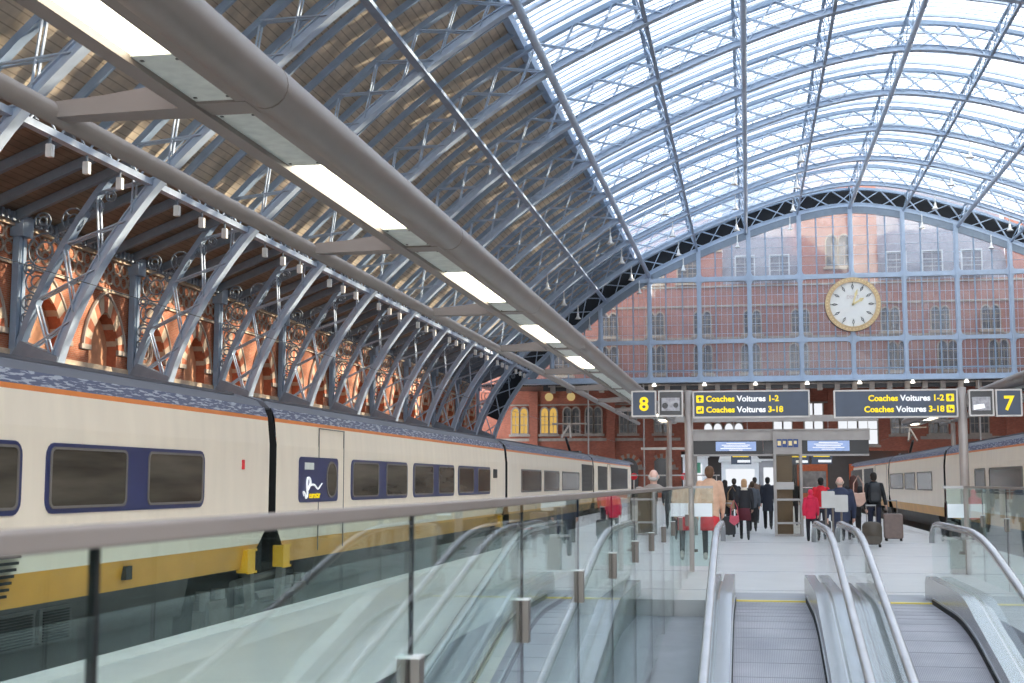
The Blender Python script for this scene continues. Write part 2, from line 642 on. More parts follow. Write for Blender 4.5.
# ------------------------------------------------------------------ floors, tracks
XL, XR = -5.95, 5.72           # platform edges
VX0, VX1, VY0, VY1 = -2.98, 2.86, 3.0, 18.42
b = MB()
b.box(XL + 0.35, VX0, -30, 112, -0.35, 0)
b.box(VX1, XR - 0.35, -30, 112, -0.35, 0)
b.box(VX0, VX1, VY1, 112, -0.35, 0)
b.box(VX0, VX1, -30, VY0, -0.35, 0)
floor = struct(b.build('floor', 'floor_pale'))
b = MB()
b.box(XL, XL + 0.35, -30, 112, -1.0, 0.003)
b.box(XR - 0.35, XR, -30, 112, -1.0, 0.003)
struct(b.build('trim_1', 'floor_coping'))
b = MB()
b.box(-25.3, 44.4, -45, 78, -1.25, -1.02)
struct(b.build('floor_trackbed', 'ballast'))
b = MB()
b.box(-25.3, XL - 0.02, 78, 150, -1.0, 0)
b.box(XR + 0.02, 44.4, 78, 150, -1.0, 0)
b.box(XL, XR, 112, 150, -1.0, -0.002)
struct(b.build('floor_concourse', 'floor_grey'))
# expansion joints across the platform
b = MB()
for y in (20.2, 24.4, 30.0, 36.0, 42.0, 48.0, 56.0):
    b.box(-2.9, XR - 0.4, y, y + 0.012, 0.0, 0.004)
struct(b.build('trim_2', 'floor_grey'))
# metal entry plate in front of the walkways
b = MB()
b.box(-2.5, -1.44, 18.4, 19.7, 0, 0.006)
b.box(-0.25, 0.78, 18.4, 19.7, 0, 0.006)
b.box(1.38, 2.40, 18.4, 19.7, 0, 0.006)
struct(b.build('trim_3', 'floor_grey'))

def rails(name, xc, label):
    b = MB()
    for s in (-0.72, 0.72):
        b.box(xc + s - 0.035, xc + s + 0.035, -40, 77, -1.02, -0.86)
    tag(b.build(name, 'rail_steel'), label, 'rails')
rails('railway_track', -7.75, 'pair of steel rails under the train by the brick arcade')
rails('railway_track', 7.5, 'pair of steel rails under the train behind platform seven sign')

# sloping pit below the walkways
def zb(y):
    if y > 16.6: return 0.0
    if y > 14.6: return -(16.6 - y) ** 2 * 0.2126 / 4
    return -0.2126 * (15.6 - y)

YS = [2.0 + 0.5 * i for i in range(25)] + [14 + 0.2 * i for i in range(16)] + [17.4, 18.4]
YS = sorted(set(round(y, 3) for y in YS))
b = MB()
b.strip(VX0, VX1, [(y, zb(y) - 0.55, zb(y) - 0.22) for y in YS])
struct(b.build('floor_ramp', 'floor_grey'))
b = MB()
b.box(VX0 - 0.02, VX0, VY0, VY1, -3.4, -0.002)
b.box(VX1, VX1 + 0.02, VY0, VY1, -3.4, -0.002)
struct(b.build('wall_pit', 'floor_pale'))

# ------------------------------------------------------------------ moving walkways
def zclad(y):
    a = 0.31
    c = zb(y) + 0.24
    t = min(1, max(0, (y - 15.0) / 1.3))
    t = t * t * (3 - 2 * t)
    return c * (1 - t) + a * t

def walkway(x0, x1, label):
    t = empty('moving_walkway', ((x0 + x1) / 2, 18.4, 0), label, 'moving walkway', 'inclined moving walkways')
    off = t.location
    def put(bm, name, m, par=t, smooth=False):
        o = bm.build(name, m, par, smooth)
        if par is t:
            o.location = (-off.x, -off.y, -off.z)
        return o
    b = MB()
    b.strip(x0, x1, [(y, zb(y) - 0.18, zb(y) - 0.005) for y in YS])
    put(b, 'tread_belt', 'tread')
    b = MB()
    y = 18.1
    while y > 6:
        b.strip(x0, x1, [(y - 0.012, zb(y) - 0.02, zb(y - 0.012) - 0.002), (y, zb(y) - 0.02, zb(y) - 0.002)])
        y -= 0.42
    tj = put(b, 'tread_joint', 'tread_joint')
    b = MB()
    b.box(x0, x1, 18.36, 18.46, -0.02, 0.012)
    put(b, 'comb_plate', 'comb_yellow')
    for side, sx in ((-1, x0), (1, x1)):
        a, c = (sx - 0.30, sx) if side < 0 else (sx, sx + 0.30)
        ys = [y for y in YS if y <= 18.2] + [18.6, 19.1, 19.25]
        b = MB()
        i0, i1 = (sx - 0.14, sx) if side < 0 else (sx, sx + 0.14)
        b.strip(i0, i1, [(y, zb(y) - 0.45, (zclad(y) if y < 19.2 else 0.22)) for y in ys])
        put(b, 'side_cladding', 'clad_steel')
        b = MB()
        j0_, j1_ = (a, i0) if side < 0 else (i1, c)
        b.strip(j0_, j1_, [(y, zb(y) - 0.45, zclad(y) - 0.10) for y in ys if y < 19.2])
        put(b, 'outer_deck', 'clad_steel')
        # black seam line and dark skirt beside the belt
        b = MB()
        k0, k1 = (sx - 0.001, sx + 0.022) if side < 0 else (sx - 0.022, sx + 0.001)
        b.strip(k0, k1, [(y, zb(y) - 0.1, zb(y) + 0.05) for y in YS])
        put(b, 'skirt_brush', 'rubber_black')
        b = MB()
        k0, k1 = (sx - 0.002, sx + 0.010) if side < 0 else (sx - 0.010, sx + 0.002)
        b.strip(k0, k1, [(y, zb(y) + 0.05, zb(y) + 0.075) for y in YS])
        put(b, 'skirt_strip', 'rail_edge')
        xm = sx + side * 0.17
        # glass balustrade
        def zh(y): return zb(y) + 1.02
        b = MB()
        path = [(y, (zclad(y) if y < 19.2 else 0.25) - 0.02, zh(y)) for y in YS]
        path += [(18.9, 0.29, 1.02), (19.3, 0.29, 0.99), (19.55, 0.26, 0.88), (19.66, 0.26, 0.70)]
        b.strip(xm - 0.006, xm + 0.006, path)
        put(b, 'balustrade_glass', 'walk_glass')
        # handrail with rounded newel
        pts = [(xm, y, zh(y) + 0.02) for y in YS] + [(xm, 18.9, 1.04), (xm, 19.3, 1.01), (xm, 19.55, 0.93), (xm, 19.66, 0.82), (xm, 19.66, 0.74)]
        loops = []
        for i, p in enumerate(pts):
            q0, q1 = Vector(pts[max(i - 1, 0)]), Vector(pts[min(i + 1, len(pts) - 1)])
            tt = (q1 - q0).normalized()
            nn = Vector((1, 0, 0)).cross(tt).normalized()
            c0 = Vector(p)
            sec = [(-0.042, -0.012), (-0.036, 0.014), (-0.018, 0.024), (0.018, 0.024), (0.036, 0.014), (0.042, -0.012), (0.03, -0.026), (-0.03, -0.026)]
            loops.append([c0 + Vector((1, 0, 0)) * u + nn * v for u, v in sec])
        b = MB()
        b.quad_loop(loops)
        hr = put(b, 'handrail', 'rubber_rail', smooth=True)
        b = MB()
        b.strip(xm - 0.028, xm + 0.028, [(y, zh(y) - 0.035, zh(y) - 0.008) for y in YS] + [(18.9, 0.985, 1.012), (19.3, 0.955, 0.982)])
        e = b.build('rail_guide', 'rail_edge', hr)
    return t

walkway(-2.52, -1.37, 'inclined moving walkway seen through the glass guard nearest the train arcade')
walkway(-0.22, 0.74, 'grey inclined moving walkway in the middle, directly below the navy boards')
walkway(1.41, 2.37, 'grey inclined moving walkway beside the platform edge of the farther train')

# ------------------------------------------------------------------ glass guards
def guard(xg, y_end, ret, label, y_start, pan, first_joint):
    t = empty('glass_guard', (xg, y_end, 0), label, 'glass balustrade', 'glass guards around the walkway opening')
    def put(bm, name, m, par=t, smooth=False):
        o = bm.build(name, m, par, smooth)
        if par is t:
            o.location = (-xg, -y_end, 0)
        return o
    zt = 1.6 - abs(xg) * 0.0658 if xg < 0 else 1.53
    b = MB()
    sec = rrect(-0.030, 0.030, -0.036, 0.0, 0.006, 3)
    b.quad_loop([[(xg + u, yy, zt + v) for u, v in sec] for yy in (y_start, y_end)])
    put(b, 'handrail', 'rail_bronze')
    ys = []
    y = first_joint
    while y < y_end - 0.3:
        ys.append(y)
        y += pan
    edges = [y_start] + ys + [y_end]
    for a, c in zip(edges, edges[1:]):
        b = MB()
        zlo = min(zb(a), zb(c), 0) - 0.2
        b.box(xg - 0.007, xg + 0.007, a + 0.009, c - 0.009, -0.35, zt - 0.03)
        put(b, 'glass_panel', 'guard_glass')
    for y in ys:
        b = MB()
        b.box(xg + 0.008, xg + 0.036, y - 0.032, y + 0.032, 0.87, 1.06)
        b.box(xg - 0.036, xg - 0.008, y - 0.032, y + 0.032, 0.87, 1.06)
        b.cur = 1
        b.box(xg - 0.038, xg + 0.038, y - 0.034, y + 0.034, 1.06, 1.068)
        put(b, 'clamp', ['steel_dark', 'white_paint'])
        b = MB()
        b.box(xg - 0.006, xg + 0.006, y - 0.009, y + 0.009, -0.35, zt - 0.03)
        put(b, 'joint_seal', 'rubber_black')
    b = MB()
    b.tube([(xg, y_end, 0), (xg, y_end, zt)], 0.05, 12)
    put(b, 'end_post', 'post_paint')
    # short return pane
    b = MB()
    x0, x1 = sorted((xg, xg + ret))
    b.box(x0 + 0.04, x1, y_end - 0.007, y_end + 0.007, 0.1, zt - 0.03)
    put(b, 'return_pane', 'guard_glass')
    b = MB()
    b.box(x0, x1, y_end - 0.022, y_end + 0.022, zt - 0.045, zt)
    put(b, 'return_rail', 'steel')
    b = MB()
    b.box(x0 + 0.06, x1 - 0.02, y_end - 0.012, y_end - 0.008, 0.98, 1.22)
    put(b, 'frosted_band', 'shop_white')
    return t

guard(-1.04, 24.2, 0.40, 'long glass guard with bronze handrail running beside the camera', 0.2, 2.04, 2.0)
guard(3.72, 24.2, -0.38, 'glass guard with short end pane in front of the farther train', 6.0, 2.04, 8.3)

# ------------------------------------------------------------------ plate stand between the walkways
t = empty('plate_stand', (1.48, 24.3, 0), 'pair of blank steel plates on thin legs between the two grey walkways', 'stand')
for x in (-0.10, 0.13):
    b = MB()
    b.prism(rrect(-0.115, 0.115, -0.15, 0.15, 0.02), (x, -0.02 + x * 0.2, 1.26 - x * 0.3), (1, 0, 0), (0, 0, 1), (0, 0.05, 0))
    pl = b.build('steel_plate', 'steel', t)
for x in (-0.14, -0.02, 0.13):
    b = MB()
    b.tube([(x, 0.04, 0.62), (x, 0.04, 1.2)], 0.018, 8)
    b.build('leg', 'steel_dark', t)
b = MB()
b.prism(rrect(-0.28, 0.28, -0.12, 0.12, 0.03), (0, 0.05, 0.6), (1, 0, 0), (0, 1, 0), (0, 0, 0.035))
b.build('shelf', 'steel', t)
b = MB()
b.box(-0.12, 0.14, -0.04, 0.14, 0, 0.6)
b.build('pedestal', 'steel_dark', t)

# ------------------------------------------------------------------ roof ribs
def rib_mesh():
    parts = {}
    IN, OU = W(PROF), W(OUTER)
    b = MB()
    b.sweep_xz(IN, 0, 0.46, 0.10)
    b.sweep_xz([(x, z) for x, z in W(offset(PROF, 0.16))], 0, 0.10, 0.26)
    b.sweep_xz([(x, z) for x, z in W(offset(PROF, 0.30))], 0, 0.34, 0.04)
    parts['inner_chord'] = (b, 'iron_blue_lit')
    b = MB()
    b.sweep_xz(OU, 0, 0.38, 0.22)
    parts['outer_chord'] = (b, 'iron_blue')
    b = MB()
    st = 2
    for i in range(6, len(IN) - 6 - st, st):
        a0, a1 = IN[i], IN[i + st]
        c0, c1 = OU[i], OU[i + st]
        for yy in (-0.13, 0.13):
            b.bar((a0[0], yy, a0[1]), (c1[0], yy, c1[1]), 0.04, 0.10, (0, 1, 0))
            b.bar((a1[0], yy, a1[1]), (c0[0], yy, c0[1]), 0.05, 0.12, (0, 1, 0))
    parts['web_lattice'] = (b, 'iron_blue_lit')
    for s in (-1, 1):
        b = MB()
        pa = [(AX + s * 33.95, -1.0), (AX + s * 33.0, 5.9), (AX + s * 34.45, 6.5), (AX + s * 35.0, 5.6), (AX + s * 35.0, -1.0)]
        b.prism(pa, (0, -0.3, 0), (1, 0, 0), (0, 0, 1), (0, 0.6, 0))
        parts['foot_casing', s] = (b, 'iron_grey')
    for s in (-1, 1):
        b = MB()
        b.box(AX + s * 34.75 - 0.12, AX + s * 34.75 + 0.12, -0.26, -0.06, 4, 10.75)
        b.box(AX + s * 34.75 - 0.12, AX + s * 34.75 + 0.12, 0.06, 0.26, 4, 10.75)
        b.box(AX + s * 34.75 - 0.05, AX + s * 34.75 + 0.05, -0.2, 0.2, 4, 10.75)
        b.box(AX + s * 34.7 - 0.25, AX + s * 34.7 + 0.25, -0.35, 0.35, 10.2, 10.9)
        parts['wall_column', s] = (b, 'iron_blue')
    # open ring work in the haunch behind the outer chord
    for s in (-1, 1):
        b = MB()
        for dx, z, r in ((34.05, 8.6, 0.42), (33.8, 9.7, 0.62), (32.75, 10.75, 0.42), (33.9, 10.75, 0.30), (34.3, 7.85, 0.28), (31.9, 11.2, 0.28), (34.35, 9.1, 0.22), (33.2, 10.1, 0.2), (34.4, 7.3, 0.2), (31.35, 11.55, 0.18)):
            c = Vector((AX + s * dx, 0, z))
            for rr in (r, r * 0.5):
                P = [(c.x + rr * math.cos(2 * math.pi * k / 14), 0, c.z + rr * math.sin(2 * math.pi * k / 14)) for k in range(15)]
                b.tube(P, 0.035, 5)
            for k in range(4):
                a = math.pi / 4 + k * math.pi / 2
                b.bar((c.x + r * 0.5 * math.cos(a), 0, c.z + r * 0.5 * math.sin(a)), (c.x + r * math.cos(a), 0, c.z + r * math.sin(a)), 0.05, 0.05)
        parts['spandrel_rings', s] = (b, 'iron_grey')
    return parts

rib0 = empty('roof_rib', (0, YE, 0), 'blue iron arched roof rib framing the glazed end screen', 'roof rib', 'arched roof ribs')
for nm, (bm, m) in rib_mesh().items():
    bm.build(nm if isinstance(nm, str) else nm[0], m, rib0)
N_RIB = 14
for k in range(1, N_RIB):
    r = copy_tree(rib0)
    r.location = (0, YE - k * BAY, 0)
    r['label'] = 'blue iron arched roof rib, %s one out from the glazed end screen' % ordn(k - 1)

# ------------------------------------------------------------------ timber vault, eaves soffit, glazing
def rng(P, d0, d1):
    out = [(x, z) for x, z in P if d0 < x < d1]
    return [(d0, at_dx(P, d0))] + out + [(d1, at_dx(P, d1))]

def shell_sheet(P, y0, y1, th):
    loops = []
    Q = [(AX + x, z) for x, z in P]
    O = offset(Q, th)
    b = MB()
    loops = [[(q[0], y0, q[1]), (q[0], y1, q[1]), (o[0], y1, o[1]), (o[0], y0, o[1])] for q, o in zip(Q, O)]
    b.quad_loop(loops)
    return b

SK_L = rng(SKIN, -31.6, -19.8)
ceil = struct(shell_sheet(SK_L, Y_MIN, YE, 0.15).build('ceiling', 'timber'))
SK_R = rng(SKIN, 19.8, 31.6)
ceil2 = struct(shell_sheet(SK_R, Y_MIN, YE, 0.15).build('ceiling_west', 'timber'))
# slim rafters between the ribs, parts of the timber vault
RF_L = offset(rng(SKIN, -31.4, -19.95), -0.24)
b = MB()
b.sweep_xz([(AX + x, z) for x, z in RF_L], 0, 0.14, 0.27)
raf0 = b.build('rafter', 'iron_blue', ceil)
first = True
for k in range(0, N_RIB - 1):
    for j in (1, 2, 3):
        y = YE - k * BAY - j * BAY / 4
        o = raf0 if first else raf0.copy()
        if not first:
            COL.objects.link(o)
        first = False
        o.location = (0, y, 0)
b = MB()
zz_ = at_dx(SKIN, -19.8)
b.box(AX - 19.98, AX - 19.62, Y_MIN, YE, zz_ - 0.35, zz_ + 0.2)
b.build('edge_beam', 'iron_blue', ceil)
# sloped eaves soffit from the springing beam to the wall head
b = MB()
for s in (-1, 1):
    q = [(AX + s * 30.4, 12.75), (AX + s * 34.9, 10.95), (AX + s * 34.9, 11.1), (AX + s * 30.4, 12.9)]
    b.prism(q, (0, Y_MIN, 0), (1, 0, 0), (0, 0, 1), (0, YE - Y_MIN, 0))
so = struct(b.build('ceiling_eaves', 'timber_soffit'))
b = MB()
b.bar((AX - 30.4, 0, 12.55), (AX - 34.8, 0, 10.8), 0.2, 0.32)
j0 = b.build('joist', 'iron_grey', so)
first = True
for k in range(0, N_RIB - 1):
    for j in (0, 1, 2, 3):
        y = YE - k * BAY - j * BAY / 4 - 0.5 * (j == 0)
        o = j0 if first else j0.copy()
        if not first:
            COL.objects.link(o)
        first = False
        o.location = (0, y, 0)

# ridge and furrow glass over the crown
GA = resample(rng(GLZ, -19.9, 19.9), 1.5)
NY = BAY / 6.0
b = MB()
ny = int((YE - Y_MIN) / NY)
loops = []
for i in range(ny + 1):
    y = YE - i * NY
    amp = 0.0 if i % 2 == 0 else 0.5
    loops.append([(AX + x, y, z) for x, z in offset(GA, amp)])
b.quad_loop(loops, closed=False, caps=False)
gl = struct(b.build('ceiling_glass', 'roof_glass'))
b = MB()
for i in range(ny + 1):
    y = YE - i * NY
    if y < -5:
        break
    amp = -0.03 if i % 2 == 0 else 0.47
    b.sweep_xz([(AX + x, z) for x, z in offset(GA, amp)], y, 0.22 if i % 2 == 0 else 0.12, 0.18 if i % 2 == 0 else 0.10)
    for q in (0.25, 0.5, 0.75):
        b.sweep_xz([(AX + x, z) for x, z in offset(GA, -0.03 + 0.5 * (q if i % 2 == 0 else 1 - q))], y - NY * q, 0.085, 0.07)
tag(b.build('glazing_bar', 'bar_white', gl), None, None, None, 'stuff')

# ------------------------------------------------------------------ purlins along the shed
def purlin(dx, name, label, r_in, lattice=True, big=False):
    zi, zo = at_dx(PROF, dx), at_dx(OUTER, dx)
    y0, y1 = YE - (N_RIB - 1) * BAY, YE
    t = empty(name, (AX + dx, YE, zi), label, 'purlin', 'roof purlins')
    def put(bm, nm, m):
        o = bm.build(nm, m, t, smooth=(nm == 'tube'))
        o.location = (-(AX + dx), -YE, -zi)
    b = MB()
    if big:
        b.tube([(AX + dx, y0, zi - 0.12), (AX + dx, y1, zi - 0.12)], r_in, 12)
        put(b, 'tube', 'iron_blue_lit')
    else:
        b.box(AX + dx - r_in, AX + dx + r_in, y0, y1, zi - 0.02, zi + 0.14)
        put(b, 'lower_bar', 'iron_blue')
    if lattice:
        # outer chord offset along the local normal
        i = min(range(len(PROF)), key=lambda k: abs(PROF[k][0] - dx))
        ox, oz = OUTER[i][0] - PROF[i][0], OUTER[i][1] - PROF[i][1]
        b = MB()
        b.bar((AX + dx + ox, y0, zi + oz), (AX + dx + ox, y1, zi + oz), 0.18, 0.12)
        put(b, 'upper_bar', 'iron_blue')
        b = MB()
        y = y1
        up = False
        step = BAY / 6
        while y - step >= y0 - 0.01:
            f0, f1 = (0.05, 0.95) if not up else (0.95, 0.05)
            b.bar((AX + dx + ox * f0, y, zi + oz * f0), (AX + dx + ox * f1, y - step, zi + oz * f1), 0.06, 0.06)
            up = not up
            y -= step
        put(b, 'web', 'iron_blue')

crown_names = {-13.9: 'slim lattice purlin between the two big tubes nearest the timber vault', -4.7: 'slim lattice purlin under the glass just before the crown tube',
               4.7: 'slim lattice purlin under the glass just past the crown tube', 13.9: 'slim lattice purlin under the glass on the far slope of the roof'}
for dx, lb in crown_names.items():
    purlin(dx, 'roof_purlin', lb, 0.09)
purlin(-18.4, 'roof_purlin', 'big round tube where the timber vault meets the roof glass', 0.19, True, True)
purlin(-9.4, 'roof_purlin', 'big round tube under the glass, next one in from the timber edge', 0.17, True, True)
purlin(0.0, 'roof_purlin', 'big round tube running under the crown of the glass roof', 0.17, True, True)
purlin(9.4, 'roof_purlin', 'big round tube under the glass just past the crown, beyond the clock', 0.17, True, True)
purlin(18.4, 'roof_purlin', 'big round tube at the far edge of the roof glass', 0.19, True, True)
purlin(-22.4, 'roof_purlin', 'slim flat bar crossing the ribs halfway up the timber vault', 0.17, False)
# springing beam: a small lattice girder with a white upper edge
def springing(dx, z, label):
    t = empty('springing_beam', (AX + dx, YE, z), label, 'girder')
    y0, y1 = YE - (N_RIB - 1) * BAY, YE
    def put(bm, nm, m):
        o = bm.build(nm, m, t)
        o.location = (-(AX + dx), -YE, -z)
    b = MB()
    b.box(AX + dx - 0.14, AX + dx + 0.14, y0, y1, z - 0.10, z + 0.12)
    put(b, 'lower_bar', 'iron_blue_lit')
    b = MB()
    b.box(AX + dx - 0.1, AX + dx + 0.1, y0, y1, z + 0.72, z + 0.84)
    put(b, 'upper_bar', 'iron_blue')
    b = MB()
    y, up = y1, False
    while y > y0 + 0.5:
        a, c = (z, z + 0.78) if up else (z + 0.78, z)
        b.bar((AX + dx, y, a), (AX + dx, y - BAY / 10, c), 0.05, 0.06)
        up = not up
        y -= BAY / 10
    put(b, 'web', 'iron_blue_lit')
springing(-29.9, 11.95, 'lattice girder joining the ribs where the timber vault springs')

# floodlights under the springing beam
b = MB()
b.prism(rrect(-0.10, 0.10, -0.20, 0.20, 0.03), (0, -0.09, -0.42), (1, 0, 0), (0, 0, 1), (0, 0.18, 0))
fl0 = empty('floodlight', (AX - 29.9, YE - 2, 11.85))
b.build('housing', 'lamp_white', fl0)
b = MB()
b.box(-0.03, 0.03, -0.02, 0.02, -0.22, 0.02)
b.build('bracket', 'iron_grey', fl0)
n = 0
for k in range(0, 11):
    for j in (1, 2, 3):
        o = fl0 if n == 0 else copy_tree(fl0)
        o.location = (AX - 29.9, YE - k * BAY - j * BAY / 4, 11.85)
        tag(o, 'small white floodlight under the springing girder, %s from the end screen' % ordn(n), 'floodlight', 'floodlights along the eaves')
        n += 1

# white bell pendant lamps below the ribs
def pendant(x, y, z):
    t = empty('pendant_lamp', (x, y, z))
    b = MB()
    b.tube([(0, 0, 0), (0, 0, 0.78)], 0.045, 6)
    b.build('drop_rod', 'lamp_white', t)
    b = MB()
    prof = [(0.06, 0.10), (0.09, 0.0), (0.11, -0.18), (0.17, -0.33), (0.26, -0.42), (0.28, -0.46)]
    b.quad_loop([[(r * math.cos(2 * math.pi * q / 12), r * math.sin(2 * math.pi * q / 12), zz) for q in range(12)] for r, zz in prof])
    b.build('bell_shade', 'lamp_white', t, smooth=True)
    return t
pend0 = None
for ci, dx in enumerate((-24.0, -19.3, -15.2, -10.2, -5.4, 6.3, 12.2)):
    for k in range(0, 4):
        z = at_dx(PROF, dx) - 0.8
        y = YE - k * BAY - 0.35 * (k == 0)
        if pend0 is None:
            pend0 = pendant(AX + dx, y, z)
            o = pend0
        else:
            o = copy_tree(pend0)
            o.location = (AX + dx, y, z)
        tag(o, 'white bell lamp under the %s rib from the end screen, %s lamp along that rib' % (ordn(k), ordn(ci)), 'lamp', 'bell lamps under the roof ribs')

# ------------------------------------------------------------------ brick arcade wall
XW = AX - 34.95
def ogive(a):
    return 1.28 * max(0.0, 1 - abs(math.cos(a)) ** 1.35) ** 0.6

def arch_pts(r, y0, zs, n=14):
    P = []
    for k in range(n + 1):
        a = math.pi * k / n
        P.append((y0 - r * math.cos(a), zs + r * ogive(a)))
    return P

def arcade(xw, sgn, name):
    b = MB()
    # wall built bay by bay around the blind arches so the recesses are real
    y_first = YE - (N_RIB - 1) * BAY
    r_in, zs, zsill = 1.15, 6.95, 6.1
    for k in range(N_RIB - 1):
        for f in (0.25, 0.75):
            yc = YE - (k + 1) * BAY + f * BAY
            ya, yb = yc - BAY / 4, yc + BAY / 4
            A = arch_pts(r_in, yc, zs, 16)
            x = xw
            # below the sill
            b.face([(x, ya, -1), (x, yb, -1), (x, yb, zsill), (x, ya, zsill)])
            b.face([(x, ya, zsill), (x, yc - r_in, zsill), (x, yc - r_in, zs), (x, ya, zs)])
            b.face([(x, yc + r_in, zsill), (x, yb, zsill), (x, yb, zs), (x, yc + r_in, zs)])
            top = 10.95
            n = len(A)
            for i in range(n - 1):
                (y0, z0), (y1, z1) = A[i], A[i + 1]
                def pr(y):
                    return y
                t0 = ya + (yb - ya) * i / (n - 1)
                t1 = ya + (yb - ya) * (i + 1) / (n - 1)
                b.face([(x, y0, z0), (x, y1, z1), (x, t1, top), (x, t0, top)])
            b.face([(x, ya, zs), (x, yc - r_in, zs), (x, ya, top)])
            b.face([(x, yb, zs), (x, yb, top), (x, yc + r_in, zs)])
            # reveals and back of recess
            xr = x - sgn * 0.42
            B = [(yc - r_in, zsill)] + A + [(yc + r_in, zsill)]
            for i in range(len(B) - 1):
                (y0, z0), (y1, z1) = B[i], B[i + 1]
                b.cur = 2 if i % 3 else 3
                b.face([(x, y0, z0), (xr, y0, z0), (xr, y1, z1), (x, y1, z1)])
            b.cur = 1
            b.face([(xr, y, z) for y, z in B])
            b.cur = 0
            b.face([(x, yc - r_in, zsill), (x, yc + r_in, zsill), (xr, yc + r_in, zsill), (xr, yc - r_in, zsill)])
    b.face([(xw, Y_MIN, -1), (xw, y_first, -1), (xw, y_first, 10.95), (xw, Y_MIN, 10.95)])
    w = struct(b.build(name, ['brick_side', 'recess_plaster', 'brick_red_plain', 'stone']))
    return w

wl = arcade(XW, 1, 'wall_left')
# striped voussoirs, hood moulds, impost course, frieze and cornice as parts of the wall
def vouss(yc):
    t = MB()
    n = 13
    for k in range(n):
        a0, a1 = math.pi * k / n, math.pi * (k + 1) / n
        t.cur = 1 - k % 2
        ri, ro = 1.15, 1.66
        P = []
        for r, a in ((ri, a0), (ri, a1), (ro, a1), (ro, a0)):
            P.append((-r * math.cos(a), 6.95 + r * ogive(a)))
        t.prism(P, (0, 0, 0), (0, 1, 0), (0, 0, 1), (0.09, 0, 0))
    return t
v0 = vouss(0).build('arch_voussoirs', ['stone', 'brick_red_plain'], wl)
hb = MB()
hb.tube([(0.06, -1.75 * math.cos(math.pi * k / 16), 6.95 + 1.75 * ogive(math.pi * k / 16)) for k in range(17)], 0.08, 6)
hb.box(0, 0.12, -1.9, -1.12, 6.75, 6.95)
hb.box(0, 0.12, 1.12, 1.9, 6.75, 6.95)
h0 = hb.build('arch_hood', 'stone_grey', wl)
rb = MB()
rb.tube([(-0.36, 0.62 * math.cos(2 * math.pi * k / 18), 7.25 + 0.62 * math.sin(2 * math.pi * k / 18)) for k in range(19)], 0.09, 6)
rb.tube([(-0.36, 0.34 * math.cos(2 * math.pi * k / 14), 7.25 + 0.34 * math.sin(2 * math.pi * k / 14)) for k in range(15)], 0.05, 6)
first = True
for k in range(N_RIB - 1):
    for f in (0.25, 0.75):
        yc = YE - (k + 1) * BAY + f * BAY
        a, c = (v0, h0) if first else (v0.copy(), h0.copy())
        if not first:
            COL.objects.link(a)
            COL.objects.link(c)
        first = False
        a.location = (XW, yc, 0)
        c.location = (XW, yc, 0)
rb_o = rb.build('round_niche', 'stone_grey', wl)
rb_o.location = (XW, YE - 8 * BAY + 0.25 * BAY, 0)
YA0 = YE - (N_RIB - 1) * BAY
b = MB()
b.box(XW, XW + 0.14, YA0, YE, 6.02, 6.22)
b.box(XW, XW + 0.10, YA0, YE, 9.22, 9.36)
b.box(XW, XW + 0.2, YA0, YE, 10.55, 10.7)
b.build('stone_courses', 'stone', wl)
b = MB()
y = YA0
while y < YE - 0.3:
    for z in (9.55, 10.05):
        P = [(y + 0.28 * math.cos(a), z + 0.25 + 0.24 * math.sin(a)) for a in [2 * math.pi * q / 8 for q in range(9)]]
        b.tube([(XW + 0.03, p[0], p[1]) for p in P], 0.05, 4, False)
    y += 0.62
b.build('frieze_pattern', 'stone_grey', wl)
b = MB()
b.box(XW, XW + 0.32, YA0, YE, 10.72, 10.95)
y = YA0
while y < YE:
    b.box(XW + 0.3, XW + 0.42, y, y + 0.16, 10.66, 10.98)
    y += 0.36
b.build('cornice', 'iron_grey', wl)
b = MB()
b.box(AX + 34.95, AX + 35.4, Y_MIN, YE, -1, 11.0)
struct(b.build('wall_right', 'brick_side'))

# ------------------------------------------------------------------ end screen
scr = empty('end_screen', (AX, YE, 11), 'blue iron and glass screen closing the end of the shed around the clock', 'glazed screen')
def sput(bm, nm, m):
    o = bm.build(nm, m, scr)
    o.location = (-AX, -YE, -11)
    return o
INR = offset(PROF, 0.02)
def z_in(dx): return at_dx(INR, dx)
MX = [4.6 * i for i in range(-6, 7)]
for dx in MX:
    zt = z_in(dx)
    if zt < 11.5:
        continue
    b = MB()
    x = AX + dx
    b.box(x - 0.20, x + 0.20, YE - 0.2, YE + 0.15, 10.9, zt)
    b.box(x - 0.09, x + 0.09, YE - 0.36, YE - 0.2, 10.9, zt)
    # flared shoulders at each crossing
    for z in (11.0, 14.5, 20.3):
        for s in (-1, 1):
            for u in (-1, 1):
                if z == 11.0 and u < 0:
                    continue
                b.prism([(0, 0), (0.5 * s, 0), (0.12 * s, 0.12 * u), (0, 0.5 * u)], (x + 0.16 * s, YE - 0.16, z + 0.17 * u), (1, 0, 0), (0, 0, 1), (0, 0.25, 0))
    sput(b, 'mullion', 'iron_blue_lit')
def half_at(z):
    for i in range(len(PROF) - 1, 0, -1):
        pass
    lo, hi = 0.0, 34.0
    for _ in range(40):
        m_ = (lo + hi) / 2
        if z_in(-m_) > z: lo = m_
        else: hi = m_
    return lo
for z, h in ((11.0, 0.5), (14.5, 0.36), (20.3, 0.42)):
    w = half_at(z)
    b = MB()
    b.box(AX - w, AX + w, YE - 0.22, YE + 0.15, z - h / 2, z + h / 2)
    if z == 11.0:
        b.box(AX - w, AX + w, YE - 0.9, YE + 0.3, 10.7, 10.8)
    sput(b, 'transom', 'iron_blue_lit')
b = MB()
w = half_at(11.9)
b.box(AX - w, AX + w, YE - 0.1, YE + 0.05, 11.78, 11.9)
sput(b, 'lower_rail', 'iron_blue')
